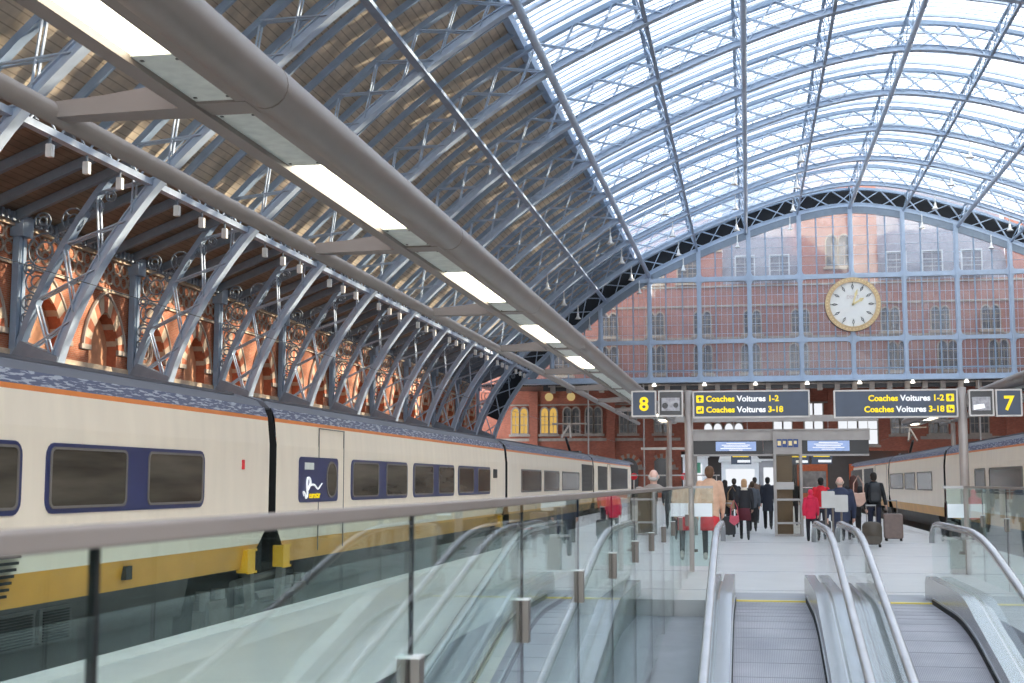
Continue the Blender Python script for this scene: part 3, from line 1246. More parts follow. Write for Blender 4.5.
# glazing bars: stout verticals in thirds and a fine grid
b = MB()
for i in range(-7, 7):
    for f in (1 / 3, 2 / 3):
        dx = 4.6 * (i + f)
        if abs(dx) < 29 and z_in(dx) > 11.2:
            b.box(AX + dx - 0.06, AX + dx + 0.06, YE - 0.08, YE + 0.06, 11, z_in(dx))
sput(b, 'glazing_bar', 'iron_blue')
b = MB()
for i in range(-45, 46):
    dx = 4.6 / 9 * i * 1.0
    if abs(dx) < 29 and z_in(dx) > 11.2:
        b.box(AX + dx - 0.016, AX + dx + 0.016, YE - 0.02, YE + 0.02, 11, min(20.3, z_in(dx)))
z = 11.7
while z < 26.4:
    w = half_at(z)
    b.box(AX - w, AX + w, YE - 0.02, YE + 0.02, z - 0.016, z + 0.016)
    z += 0.88
tag(sput(b, 'fine_grid', 'bar_white'), kind='stuff')
# glass
b = MB()
P = [(x, z) for x, z in INR if z > 11]
w = half_at(11.0)
poly = [(AX - w, 11.0)] + [(AX + x, z) for x, z in P] + [(AX + w, 11.0)]
b.face([(x, YE + 0.03, z) for x, z in poly])
sput(b, 'glass_pane', 'screen_glass')
# solid boarding behind the lattice of the end rib, plus the soffit strip under its inner chord
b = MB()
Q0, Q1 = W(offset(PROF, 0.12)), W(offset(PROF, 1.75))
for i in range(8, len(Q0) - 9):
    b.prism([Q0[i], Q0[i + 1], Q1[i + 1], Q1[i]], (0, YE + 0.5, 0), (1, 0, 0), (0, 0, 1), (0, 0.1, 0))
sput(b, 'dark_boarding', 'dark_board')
b = MB()
b.sweep_xz([p for p in W(offset(PROF, -0.35)) if p[1] > 10.9], YE - 0.05, 0.22, 0.62)
sput(b, 'edge_plate', 'iron_grey')
# little brackets and lamps below the bottom transom
b = MB()
for i in range(-20, 21):
    x = AX + i * 1.53
    if abs(i * 1.53) < 28:
        b.box(x - 0.22, x + 0.22, YE - 0.3, YE + 0.3, 9.9, 10.6)
b.box(AX - 28, AX + 28, YE - 0.02, YE + 0.02, 10.45, 10.6)
tag(sput(b, 'hanger_bracket', 'stone_grey'), kind='stuff')
b = MB()
b.box(AX - 28.5, AX + 28.5, YE + 0.2, YE + 0.5, 10.1, 10.8)
sput(b, 'bottom_girder', 'fascia_dark')
n = 0
for i in range(-6, 7):
    x = AX + i * 4.6 + 0.4
    if abs(i * 4.6) < 27:
        b = MB()
        b.quad_loop([[(r * math.cos(2 * math.pi * q / 10), r * math.sin(2 * math.pi * q / 10), z) for q in range(10)] for r, z in ((0.08, 0.25), (0.20, 0.05), (0.22, -0.03), (0.17, -0.05))])
        o = b.build('soffit_lamp', 'lamp_small', None, loc=(x, YE - 0.75, 10.42))
        tag(o, 'small round lamp under the bottom beam of the end screen, %s along from the arcade' % ordn(n), 'lamp', 'lamps under the end screen')
        n += 1
# thin drop poles below the screen
for i, (x, z0, lb) in enumerate(((-14.6, 0.0, 'thin pale pole below the end screen, nearest the arcade side'), (-9.45, 0.0, 'thin pale pole below the end screen, just past the four window pairs'), (20.2, 0.0, 'thin pale pole below the end screen, behind the platform seven board'))):
    b = MB()
    b.tube([(0, 0, z0), (0, 0, 10.6)], 0.07, 8)
    tag(b.build('thin_pole', 'sign_frame', None, loc=(x, YE - 0.6, 0)), lb, 'pole', 'thin poles under the end screen')

# ------------------------------------------------------------------ clock
CX, CZ = 9.57, 17.62
clk = empty('station_clock', (CX, YE - 0.6, CZ), 'large round white station clock with gold rim hung on the end screen', 'clock')
def disc(r, n=64): return [(r * math.cos(2 * math.pi * k / n), r * math.sin(2 * math.pi * k / n)) for k in range(n)]
b = MB()
b.prism(disc(2.48), (0, 0.12, 0), (1, 0, 0), (0, 0, 1), (0, 0.5, 0))
b.build('clock_case', 'clock_black', clk)
b = MB()
b.ring(disc(2.46), disc(2.06), (0, -0.02, 0), (1, 0, 0), (0, 0, 1), (0, 0.2, 0))
b.ring(disc(2.12), disc(2.04), (0, -0.08, 0), (1, 0, 0), (0, 0, 1), (0, 0.2, 0))
rim = b.build('rim', 'gold', clk)
b = MB()
for k in range(48):
    a = 2 * math.pi * k / 48
    c = (2.28 * math.cos(a), 2.28 * math.sin(a))
    b.ell((c[0], -0.03, c[1]), 0.07, 0.04, 0.07, 8, 4)
b.build('rim_beads', 'gold_pale', rim)
b = MB()
b.prism(disc(2.07), (0, 0.08, 0), (1, 0, 0), (0, 0, 1), (0, 0.05, 0))
b.build('dial', 'clock_white', clk)
for k in range(12):
    a = R(90 - 30 * k)
    u, v = Vector((math.cos(a), 0, math.sin(a))), Vector((-math.sin(a), 0, math.cos(a)))
    c = u * 1.62
    b = MB()
    P = [c + u * 0.30, c + v * 0.11, c - u * 0.30, c - v * 0.11]
    Q = [c + u * 0.15, c + v * 0.05, c - u * 0.15, c - v * 0.05]
    out2 = [(p.x, p.z) for p in P]
    in2 = [(p.x, p.z) for p in Q]
    b.ring(out2, in2, (0, 0.05, 0), (1, 0, 0), (0, 0, 1), (0, 0.03, 0))
    b.bar(c + u * 0.30 + Vector((0, 0.06, 0)), c + u * 0.38 + Vector((0, 0.06, 0)), 0.05, 0.03, (0, 1, 0))
    b.build('hour_marker', 'clock_black', clk)
def hand(name, ang, ln, w):
    a = R(90 - ang)
    u, v = Vector((math.cos(a), 0, math.sin(a))), Vector((-math.sin(a), 0, math.cos(a)))
    pts = [u * -0.12 + v * w, u * -0.12 - v * w, u * ln * 0.55 - v * w * 0.9, u * ln * 0.7 - v * w * 1.9, u * ln, u * ln * 0.7 + v * w * 1.9, u * ln * 0.55 + v * w * 0.9]
    b = MB()
    b.prism([(p.x, p.z) for p in pts], (0, 0.0, 0), (1, 0, 0), (0, 0, 1), (0, 0.03, 0))
    b.build(name, 'gold_pale', clk)
hand('hour_hand', 61, 1.15, 0.09)
hand('minute_hand', 17, 1.45, 0.07)
tx, w_ = text('clock_lettering', 'DENT', 0.42, (0, 0.06, 0.52), FACE_CAM, 'clock_pinkish', clk, 0.01, 'CENTER')

# ------------------------------------------------------------------ hotel wall behind the screen
YB = 130.0
b = MB()
b.cur = 0
OP0, OP1, OPZ = -6.5, 15.0, 4.6        # opening into the street beyond
b.box(-30, OP0, YB, YB + 1, -1, 10.6)
b.box(OP1, 50, YB, YB + 1, -1, 10.6)
b.box(OP0, OP1, YB, YB + 1, OPZ, 10.6)
wb = struct(b.build('wall_back', 'brick_back'))
b = MB()
b.box(-30, 50, YB, YB + 1, 10.6, 20.9)
# gables above
for x0, x1, zt in ((-30, -2.2, 27.5), (5.2, 12.6, 34.0), (24.5, 50, 29.0)):
    b.box(x0, x1, YB, YB + 1, 20.9, zt)
wu = struct(b.build('wall_upper', 'brick_pink'))
b = MB()
for x0, x1 in ((-2.2, 5.2), (12.6, 24.5)):
    b.prism([(0, 20.9), (0.4, 20.9), (5.5, 32), (5.1, 32)], (x0, YB, 0), (0, 1, 0), (0, 0, 1), (x1 - x0, 0, 0))
b.build('slate_slope', 'slate', wu)
b = MB()
for x0, x1, z in ((-30, 50, 18.75), (-30, 50, 20.7), (-30, -2.2, 24.2), (-30, 50, 15.6)):
    b.box(x0, x1, YB - 0.16, YB, z - 0.1, z + 0.1)
b.build('stone_courses', 'stone', wu)
b = MB()
b.box(-30, OP0, YB - 0.16, YB, 5.62, 5.9)
b.box(OP1, 50, YB - 0.16, YB, 5.62, 5.9)
b.box(-30, 50, YB - 0.1, YB, 9.15, 9.3)
for x in (-21.0, -13.3, -9.6, 16.0, 19.4, 24.2):
    b.box(x - 0.5, x + 0.5, YB - 0.3, YB, -1, 0.8)
b.build('stone_courses', 'stone_grey', wb)
b = MB()
for x in (-21.0, -13.3, -9.5, -4.6, 1.8, 8.0, 15.6, 19.6, 24.2):
    b.box(x - 0.42, x + 0.42, YB - 0.28, YB, 0 if x < OP0 or x > OP1 else OPZ, 10.5)
b.build('pilaster', 'brick_back', wb)

b = MB()
b.box(-25.3, 44.4, YE + 0.55, YB + 0.2, 10.62, 10.85)
struct(b.build('ceiling_light_block', 'fascia_dark'))  # added dark slab, keeps sky light off the lower hotel wall
WN = [0]
def window(xc, z0, z1, w, lit, two=True, frame='stone_grey', pointed=True, depth=0.25, bars=True):
    WN[0] += 1
    t = empty('window_%d' % WN[0], (xc, YB - depth, z0))
    t['kind'] = 'structure'
    h = z1 - z0
    halves = [(-w / 2, -0.08), (0.08, w / 2)] if two else [(-w / 2, w / 2)]
    b = MB()
    for a, c in halves:
        r = (c - a) / 2
        zs = h - (r * 1.3 if pointed else 0)
        n = 8
        inner = [(a, 0)] + [(a + r - r * math.cos(math.pi * k / n), zs + (r * 1.3 * math.sin(math.pi * k / n) if pointed else 0)) for k in range(n + 1)] + [(c, 0)]
        ro = r + 0.12
        outer = [(a - 0.12, -0.12)] + [(a + r - ro * math.cos(math.pi * k / n), zs + (ro * 1.3 * math.sin(math.pi * k / n) if pointed else 0.12)) for k in range(n + 1)] + [(c + 0.12, -0.12)]
        b.ring(outer, inner, (0, 0, 0), (1, 0, 0), (0, 0, 1), (0, 0.25, 0))
    b.box(-w / 2 - 0.3, w / 2 + 0.3, -0.1, 0.25, -0.32, -0.1)
    b.build('window_frame', frame, t)
    for a, c in halves:
        r = (c - a) / 2
        zs = h - (r * 1.3 if pointed else 0)
        n = 8
        inner = [(a, 0)] + [(a + r - r * math.cos(math.pi * k / n), zs + (r * 1.3 * math.sin(math.pi * k / n) if pointed else 0)) for k in range(n + 1)] + [(c, 0)]
        bb = MB()
        bb.prism(inner, (0, 0.15, 0), (1, 0, 0), (0, 0, 1), (0, 0.04, 0))
        bb.build('pane', lit, t)
        if not bars:
            continue
        bb = MB()
        for q in (0.33, 0.66):
            bb.box(a, c, 0.12, 0.15, h * q - 0.03, h * q + 0.03)
        bb.box((a + c) / 2 - 0.025, (a + c) / 2 + 0.025, 0.12, 0.15, 0, zs)
        bb.build('glazing_bar', frame, t)

for xc, lit in ((-22.4, 'window_lit'), (-19.45, 'window_lit'), (-17.2, 'window_dull'), (-15.0, 'window_dull'), (-11.6, 'window_dull'), (-8.2, 'window_dull')):
    window(xc, 6.42, 8.9, 1.55, lit)
window(-3.35, 4.8, 7.25, 1.7, 'window_day', bars=False)
window(-1.35, 4.8, 7.25, 1.7, 'window_day', bars=False)
window(3.3, 5.2, 9.1, 1.7, 'window_day', pointed=False, frame='stone_grey', bars=False)
window(6.2, 5.2, 9.1, 1.7, 'window_day', pointed=False, frame='stone_grey', bars=False)
window(10.3, 5.2, 9.4, 3.6, 'window_day', two=True, frame='stone_grey')
for xc in (14.2, 17.7, 21.4, 27.5):
    window(xc, 6.2, 8.9, 1.55, 'window_dull')
# upper windows behind the screen glass
for xc in (-18, -13.4, -8.8, -4.2, 0.4, 5.0, 14.2, 18.8, 23.4, 28):
    window(xc, 12.2, 14.9, 1.7, 'window_dull', frame='stone')
for xc in (-13.4, -8.8, -4.2, 0.6, 5.2, 13.6, 18.2, 22.8):
    window(xc, 16.0, 18.2, 1.6, 'window_dull', frame='stone')
for xc in (-9.0, -5.6):
    window(xc, 21.2, 23.7, 1.9, 'window_dull', frame='stone')
window(8.9, 22.4, 25.4, 2.2, 'window_dull', frame='stone')
for xc in (0.0, 3.3, 14.3, 17.6, 21.2):
    window(xc, 21.4, 23.5, 1.7, 'slate', two=False, frame='white_paint', pointed=False, depth=0.6)
# striped arches of the booking hall wall
for xc, in ((-11.6,), (-8.35,), (17.7,), (21.6,), (-15.2,), (-19.0,)):
    WN[0] += 1
    t = empty('window_%d' % WN[0], (xc, YB - 0.2, 0))
    t['kind'] = 'structure'
    b = MB()
    n = 13
    for k in range(n):
        a0, a1 = math.pi * k / n, math.pi * (k + 1) / n
        b.cur = k % 2
        P = [(-r * math.cos(a), 3.0 + r * math.sin(a)) for r, a in ((0.95, a0), (0.95, a1), (1.35, a1), (1.35, a0))]
        b.prism(P, (0, 0, 0), (1, 0, 0), (0, 0, 1), (0, 0.2, 0))
    b.build('arch_voussoirs', ['stone_grey', 'brick_red_plain'], t)
    b = MB()
    P = [(0.95, -0.2)] + [(0.95 * math.cos(math.pi * k / 12), 3.0 + 0.95 * math.sin(math.pi * k / 12)) for k in range(13)] + [(-0.95, -0.2)]
    b.prism(P, (0, 0.12, 0), (1, 0, 0), (0, 0, 1), (0, 0.05, 0))
    b.build('pane', 'screen_black', t)
    b = MB()
    b.box(-1.6, -0.95, 0.02, 0.2, 2.8, 3.0)
    b.box(0.95, 1.6, 0.02, 0.2, 2.8, 3.0)
    b.build('impost', 'stone_grey', t)
for i, x in enumerate((-19.4, -17.2)):
    b = MB()
    b.ell((0, 0, 0), 0.42, 0.3, 0.42)
    tag(b.build('globe_lamp', 'globe_lamp', None, True, (x, YB - 0.4, 10.0)), ['yellow globe lamp above the lit window pair', 'yellow globe lamp above the unlit window pair'][i], 'lamp', 'globe lamps on the hotel wall')

# bright street and shops seen through the opening
b = MB()
b.box(OP0 - 2, OP1 + 2, 137, 137.3, -0.5, 9)
struct(b.build('wall_street', 'fascia_dark'))
b = MB()
b.box(OP0 - 3, OP1 + 3, 130.5, 138, 5.2, 5.4)
struct(b.build('ceiling_passage', 'stone_grey'))
for i, (x, w_, lb) in enumerate(((2.6, 2.2, 'bright shop window deep behind the gate, past the glazed column'), (6.3, 3.0, 'wide bright shop window deep behind the gate, behind the red jacket'), (11.5, 3.2, 'bright shop window deep behind the gate, above the train roof'))):
    t = empty('shopfront', (x, 136.9, 0), lb, 'shopfront', 'shopfronts in the passage')
    b = MB(); b.ring(rrect(-w_ / 2, w_ / 2, 0.0, 3.4, 0.05, 2), rrect(-w_ / 2 + 0.15, w_ / 2 - 0.15, 0.5, 2.7, 0.05, 2), (0, -0.2, 0), (1, 0, 0), (0, 0, 1), (0, 0.25, 0)); b.build('shop_frame', 'brick_red_plain', t)
    b = MB(); b.box(-w_ / 2 + 0.1, w_ / 2 - 0.1, -0.05, 0.0, 0.5, 2.7); b.build('shop_window', 'window_dull' if i else 'window_day', t)
    b = MB(); b.box(-w_ / 2, w_ / 2, -0.3, -0.2, 1.0, 1.1); b.build('front_rail', 'white_paint', t)
for i, y in enumerate((133.5,)):
    la = bpy.data.lights.new('passage_fill', 'AREA')  # added fill light without a fixture, brightens the passage
    la.energy = 90
    la.size = 10
    la.size_y = 1.5
    la.shape = 'RECTANGLE'
    lo = bpy.data.objects.new('passage_fill', la)
    COL.objects.link(lo)
    lo.location = (4, y, 5.1)

# ------------------------------------------------------------------ platform canopies
CH = 2.9
def canopy(sg, xm, label, lo_y, hi_y, skip=0):
    """sg=+1: beam towards +X and edge pipe towards -X; xm maps the left canopy's x to the world"""
    zc = 1.6 + CH
    t = empty('platform_canopy', (xm(-3.5), lo_y, zc), label, 'canopy', 'platform canopies')
    def put(bm, nm, m, par=None, smooth=False):
        o = bm.build(nm, m, par or t, smooth)
        if par is None:
            o.location = (-xm(-3.5), -lo_y, -zc)
        return o
    X = lambda x: xm(x)
    # main half round tube
    b = MB()
    P = []
    for k in range(20):
        a = 2 * math.pi * k / 20
        P.append((-3.60 + 0.18 * math.cos(a), 0.13 + 0.18 * math.sin(a)))
    y0 = lo_y
    segs = []
    y = 9.4
    while y > lo_y: y -= 6.3
    joints = []
    y += 6.3
    while y < hi_y:
        joints.append(y)
        y += 6.3
    edges = [lo_y] + joints + [hi_y]
    for a, c in zip(edges, edges[1:]):
        bb = MB()
        bb.quad_loop([[(X(px), yy, zc + pz) for px, pz in P] for yy in (a + 0.012, c - 0.012)])
        o = put(bb, 'main_tube', 'canopy_paint')
        smooth_by_angle(o, 50)
    b = MB()
    b.box(min(X(-3.78), X(-3.60)), max(X(-3.78), X(-3.60)), lo_y, hi_y, zc - 0.03, zc + 0.06)
    b.box(min(X(-4.24), X(-4.10)), max(X(-4.24), X(-4.10)), lo_y, hi_y, zc - 0.06, zc + 0.14)
    b.box(min(X(-4.12), X(-3.7)), max(X(-4.12), X(-3.7)), lo_y, hi_y, zc + 0.06, zc + 0.12)
    put(b, 'side_rim', 'canopy_paint')
    b = MB()
    b.tube([(X(-5.36), lo_y, zc), (X(-5.36), hi_y, zc)], 0.085, 12)
    put(b, 'edge_pipe', 'canopy_paint', None, True)
    for y in joints:
        b = MB()
        L = []
        for x, hz, wy in ((-5.33, 0.07, 0.16), (-4.9, 0.09, 0.22), (-4.15, 0.17, 0.30)):
            L.append([(X(x), y - wy / 2, zc - 0.055), (X(x), y + wy / 2, zc - 0.055), (X(x), y + wy / 2, zc + hz), (X(x), y - wy / 2, zc + hz)])
        b.quad_loop(L)
        b.box(min(X(-4.2), X(-3.7)), max(X(-4.2), X(-3.7)), y - 0.16, y + 0.16, zc - 0.035, zc + 0.05)
        put(b, 'arm', 'canopy_paint')
    xa, xb = sorted((X(-4.10), X(-3.76)))
    js = [joints[0] - 6.3] + joints
    for y in js:
        for a, c in ((0.16, 1.95), (5.05, 6.14)):
            a_, c_ = max(lo_y, y + a), min(hi_y, y + c)
            if c_ - a_ < 0.3: continue
            b = MB()
            b.box(xa, xb, a_, c_, zc - 0.015, zc + 0.02)
            p = put(b, 'soffit_panel', 'canopy_panel')
            b = MB()
            for yy in (a_ + 0.1, c_ - 0.1):
                for xx in (xa + 0.04, xb - 0.04):
                    b.box(xx - 0.012, xx + 0.012, yy - 0.012, yy + 0.012, zc - 0.022, zc - 0.01)
            tag(b.build('screw', 'fascia_dark', p), kind='stuff')
        a_, c_ = max(lo_y, y + 1.97), min(hi_y, y + 5.03)
        if c_ - a_ > 0.5:
            b = MB()
            b.box(xa + 0.02, xb - 0.02, a_, c_, zc - 0.01, zc + 0.02)
            put(b, 'light_panel', 'lamp_panel' if not (30 < y < 48) else 'canopy_panel')
    # columns beyond the view that carry the beam
    for y in (lo_y + 1.0, hi_y - 4.0):
        b = MB()
        cx_ = X(-3.62) if sg > 0 else X(-5.36)
        b.tube([(cx_, y, 0 if sg > 0 else -1.02), (cx_, y, zc - 0.04)], 0.11, 12)
        put(b, 'column', 'post_paint')
    return t
canopy(1, lambda x: x, 'long brown canopy with bright light panels along the platform eight side', -4.0, 66)
canopy(-1, lambda x: 4.3 - x, 'long brown canopy above the farther train beyond the platform seven sign', 14.0, 70)

# ------------------------------------------------------------------ overhead sign gantry
YS_ = 31.0
def sign_post(x, label, a0, a1):
    b = MB()
    b.tube([(0, 0, 0), (0, 0, 3.72)], 0.10, 14)
    t = empty('sign_post', (x, YS_, 0), label, 'post', 'sign posts')
    b.build('shaft', 'post_paint', t, True)
    b = MB()
    b.tube([(0, 0, 0), (0, 0, 0.06)], 0.17, 14)
    b.build('base_plate', 'steel_dark', t)
    b = MB()
    b.box(a0 - x, a1 - x, -0.03, 0.03, 3.30, 3.42)
    b.build('cross_arm', 'post_paint', t)
sign_post(-1.355, 'brown round post carrying the platform eight sign', -2.66, 1.36)
sign_post(4.75, 'brown round post carrying the platform seven sign', 1.97, 6.0)

def board(name, x0, x1, z0, z1, label, cat, m='sign_navy'):
    t = empty(name, ((x0 + x1) / 2, YS_ - 0.12, (z0 + z1) / 2), label, cat)
    w, h = x1 - x0, z1 - z0
    b = MB()
    b.ring(rrect(-w / 2, w / 2, -h / 2, h / 2, 0.02, 2), rrect(-w / 2 + 0.035, w / 2 - 0.035, -h / 2 + 0.035, h / 2 - 0.035, 0.01, 2), (0, -0.06, 0), (1, 0, 0), (0, 0, 1), (0, 0.16, 0))
    b.box(-w / 2 + 0.02, w / 2 - 0.02, 0.05, 0.09, -h / 2 + 0.02, h / 2 - 0.02)
    b.build('frame', 'sign_frame', t)
    b = MB()
    b.box(-w / 2 + 0.03, w / 2 - 0.03, -0.045, 0.04, -h / 2 + 0.03, h / 2 - 0.03)
    b.build('panel', m, t)
    return t, w, h

def numeral(t, s):
    text('numeral', s, 0.44, (0, -0.05, -0.155), FACE_CAM, 'sign_yellow', t, 0.004, 'CENTER', 0.012)
t, w, h = board('platform_sign', -2.67, -2.09, 3.11, 3.72, 'navy platform sign with a yellow eight, beside the arcade train canopy', 'sign')
numeral(t, '8')
t, w, h = board('platform_sign', 5.44, 6.01, 3.05, 3.66, 'navy platform sign with a yellow seven, high above the farther train', 'sign')
numeral(t, '7')
for x0, x1, z0, z1, lb in ((-2.05, -1.47, 3.11, 3.72, 'black framed monitor showing a grey picture beside the number 8 sign'), (4.87, 5.41, 3.06, 3.66, 'black framed monitor showing a pale picture beside the number 7 sign')):
    t, w, h = board('monitor', x0, x1, z0, z1, lb, 'monitor', 'screen_black')
    b = MB()
    b.box(-w * 0.36, w * 0.36, -0.05, -0.044, -h * 0.28, h * 0.22)
    b.build('picture', 'screen_grey', t)
    b = MB()
    if x0 < 0:
        b.prism(disc(0.07, 16), (-0.13, -0.053, -0.05), (1, 0, 0), (0, 0, 1), (0, 0.004, 0))
        b.build('picture_shape', 'screen_black', t)
        b = MB()
        b.prism(disc(0.06, 16), (0.12, -0.053, -0.04), (1, 0, 0), (0, 0, 1), (0, 0.004, 0))
        b.build('picture_shape', 'screen_black', t)
    else:
        b.prism([(-0.17, -0.16), (0.08, -0.12), (0.06, -0.02), (-0.17, -0.05)], (0, -0.053, 0), (1, 0, 0), (0, 0, 1), (0, 0.004, 0))
        b.build('picture_shape', 'sign_white', t)

def arrow_icon(t, x, z, kind):
    b = MB()
    b.prism(rrect(-0.085, 0.085, -0.085, 0.085, 0.02, 3), (x, -0.052, z), (1, 0, 0), (0, 0, 1), (0, 0.008, 0))
    ic = b.build('arrow_tile', 'sign_yellow', t)
    b = MB()
    if kind == 'up':
        b.prism([(-0.05, 0.0), (0.05, 0.0), (0, 0.055)], (x, -0.056, z), (1, 0, 0), (0, 0, 1), (0, 0.004, 0))
        b.box(x - 0.015, x + 0.015, -0.056, -0.052, z - 0.055, z)
    else:
        s = 1 if kind == 'turn_left' else -1
        b.prism([(-0.06 * s, -0.02), (-0.01 * s, 0.02), (-0.01 * s, -0.06)], (x, -0.056, z), (1, 0, 0), (0, 0, 1), (0, 0.004, 0))
        b.box(x - 0.012, x + 0.045, -0.056, -0.052, z - 0.03, z - 0.008)
        b.box(x + 0.03 * s - 0.012, x + 0.03 * s + 0.012, -0.056, -0.052, z - 0.03, z + 0.05)
    b.build('arrow', 'sign_navy', ic)

def coach_text(t, x, z, tail, right=False):
    words = (('Coaches', 'sign_yellow'), ('Voitures', 'sign_white'), (tail, 'sign_yellow'))
    made = []
    cur = 0.0
    for wd, m in words:
        o, wd_w = text('lettering', wd, 0.188, (0, -0.05, z - 0.062), FACE_CAM, m, t, 0.003, 'LEFT', 0.006)
        made.append((o, cur))
        cur += wd_w + 0.05
    total = cur - 0.05
    sx = x if not right else x - total
    for o, c in made:
        o.location.x = sx + c
t, w, h = board('direction_board', -1.25, 1.40, 3.07, 3.70, 'wide navy board for coaches on the platform eight side, text starting with arrows', 'sign')
arrow_icon(t, -1.16, 0.125, 'up')
arrow_icon(t, -1.16, -0.125, 'turn_left')
coach_text(t, -1.02, 0.125, '1-2')
coach_text(t, -1.02, -0.125, '3-18')
t, w, h = board('direction_board', 1.93, 4.64, 3.04, 3.68, 'wide navy board for coaches on the platform seven side, arrows after the text', 'sign')
arrow_icon(t, 1.19, 0.125, 'up')
arrow_icon(t, 1.19, -0.125, 'turn_right')
coach_text(t, 1.06, 0.125, '1-2', True)
coach_text(t, 1.06, -0.125, '3-18', True)

# ------------------------------------------------------------------ gate frame further along the platform
YG = 40.7
g = empty('gate_frame', (0.9, YG, 0), 'grey gate frame with dark fascias spanning the platform behind the people', 'gate')
def gp(bm, nm, m, par=g):
    o = bm.build(nm, m, par)
    if par is g:
        o.location = (-0.9, -YG, 0)
    return o
b = MB(); b.box(-1.68, 3.55, YG - 0.25, YG + 0.25, 2.84, 3.16); b.box(-1.68, 3.55, YG - 0.3, YG + 0.3, 3.14, 3.18); gp(b, 'top_beam', 'gate_beam')
b = MB(); b.box(-1.66, 0.43, YG - 0.2, YG + 0.2, 2.43, 2.86); gp(b, 'fascia', 'fascia_dark')
b = MB(); b.box(0.44, 0.74, YG - 0.19, YG + 0.19, 2.44, 2.85); gp(b, 'fascia', 'screen_black')
b = MB(); b.box(1.56, 3.52, YG - 0.2, YG + 0.2, 2.43, 2.86); gp(b, 'fascia', 'fascia_dark')
b = MB(); b.box(-1.66, 3.52, YG - 0.21, YG + 0.21, 2.38, 2.43); gp(b, 'lower_rail', 'gate_beam')
b = MB(); b.tube([(-1.6, YG, 0), (-1.6, YG, 2.9)], 0.06, 10); gp(b, 'side_post', 'gate_beam')
for x0, x1, z0, z1 in ((-0.97, 0.23, 2.53, 2.81), (1.74, 2.96, 2.52, 2.83)):
    b = MB()
    b.box(x0, x1, YG - 0.215, YG - 0.2, z0, z1)
    s_ = gp(b, 'display', 'screen_blue')
    b = MB()
    for k in range(5):
        wv = (0.28, 0.42, 0.36, 0.46, 0.2)[k]
        xc = (x0 + x1) / 2 - 0.9
        zz = z1 - 0.055 - k * 0.05
        b.box(xc - wv, xc + wv, -0.222, -0.214, zz - 0.012, zz + 0.012)
    tag(b.build('display_lines', 'sign_white', s_), kind='stuff')
    s_.children[0].matrix_parent_inverse = Matrix.Translation((0.9, YG, 0))
# glazed lift-like column in the middle of the gate
k_ = empty('glazed_column', (1.15, YG - 0.1, 0), 'tall metal and glass column with four small posters standing at the gate', 'column')
b = MB()
b.box(-0.42, -0.34, -0.32, 0.3, 0, 3.1); b.box(0.34, 0.42, -0.32, 0.3, 0, 3.1)
b.box(-0.345, 0.345, -0.315, 0.29, 2.42, 3.09); b.box(-0.345, 0.345, -0.315, 0.29, 0.005, 0.06)
b.build('frame', 'gate_beam', k_)
b = MB(); b.box(-0.33, 0.13, -0.05, 0.25, 0.06, 2.42); b.build('core', 'bronze_column', k_)
b = MB(); b.box(-0.34, 0.34, -0.31, -0.30, 0.06, 2.42); b.build('glass_front', 'dim_glass', k_)
b = MB(); b.box(-0.36, 0.16, -0.34, -0.31, 1.38, 1.60); b.build('metal_band', 'steel', k_)
b = MB(); b.box(-0.36, 0.36, -0.35, -0.31, 1.05, 1.11); b.build('cross_rail', 'steel', k_)
b = MB(); b.box(-0.36, 0.36, -0.35, -0.31, 0.36, 0.42); b.build('cross_rail', 'steel', k_)
for i, x in enumerate((-0.24, -0.08, 0.08, 0.24)):
    b = MB()
    b.box(x - 0.072, x + 0.072, -0.335, -0.32, 2.63, 2.87)
    p = b.build('poster', 'poster_blue', k_)
    b = MB()
    b.box(x - 0.05, x + (0.03 if i % 2 else 0.05), -0.342, -0.335, 2.68 + 0.05 * (i % 2), 2.82)
    b.build('poster_figure', 'gold_pale', p)

# hanging direction signs beyond the gate
for i, (x, y, z, w, lb) in enumerate(((-0.35, 64, 2.72, 0.95, 'small navy hanging sign beyond the gate, nearest the platform eight post'), (2.35, 64, 2.7, 0.9, 'small navy hanging sign beyond the gate, just past the glazed column'), (3.4, 64, 2.72, 0.95, 'small navy hanging sign beyond the gate, under the far fascia'))):
    t = empty('hanging_sign', (x, y, z), lb, 'sign', 'small hanging signs')
    b = MB(); b.box(-w / 2, w / 2, -0.05, 0.05, -0.28, 0.28); b.build('panel', 'sign_navy', t)
    b = MB(); b.box(-w / 2 + 0.08, w / 2 - 0.12, -0.06, -0.05, 0.06, 0.2); b.build('upper_line', 'sign_yellow', t)
    b = MB(); b.box(-w / 2 + 0.3, w / 2 - 0.05, -0.06, -0.05, -0.2, -0.08); b.build('lower_line', 'sign_white', t)
    b = MB(); b.tube([(-w / 3, 0, 0.28), (-w / 3, 0, 1.9)], 0.015, 5); b.tube([(w / 3, 0, 0.28), (w / 3, 0, 1.9)], 0.015, 5); b.build('hanger', 'sign_frame', t)
b = MB()
b.box(-4.2, 6.0, -0.12, 0.12, 0, 0.3)
tag(b.build('overhead_beam', 'gate_beam', None, False, (0, 64, 4.45)), 'grey overhead beam carrying the small hanging signs beyond the gate', 'beam')

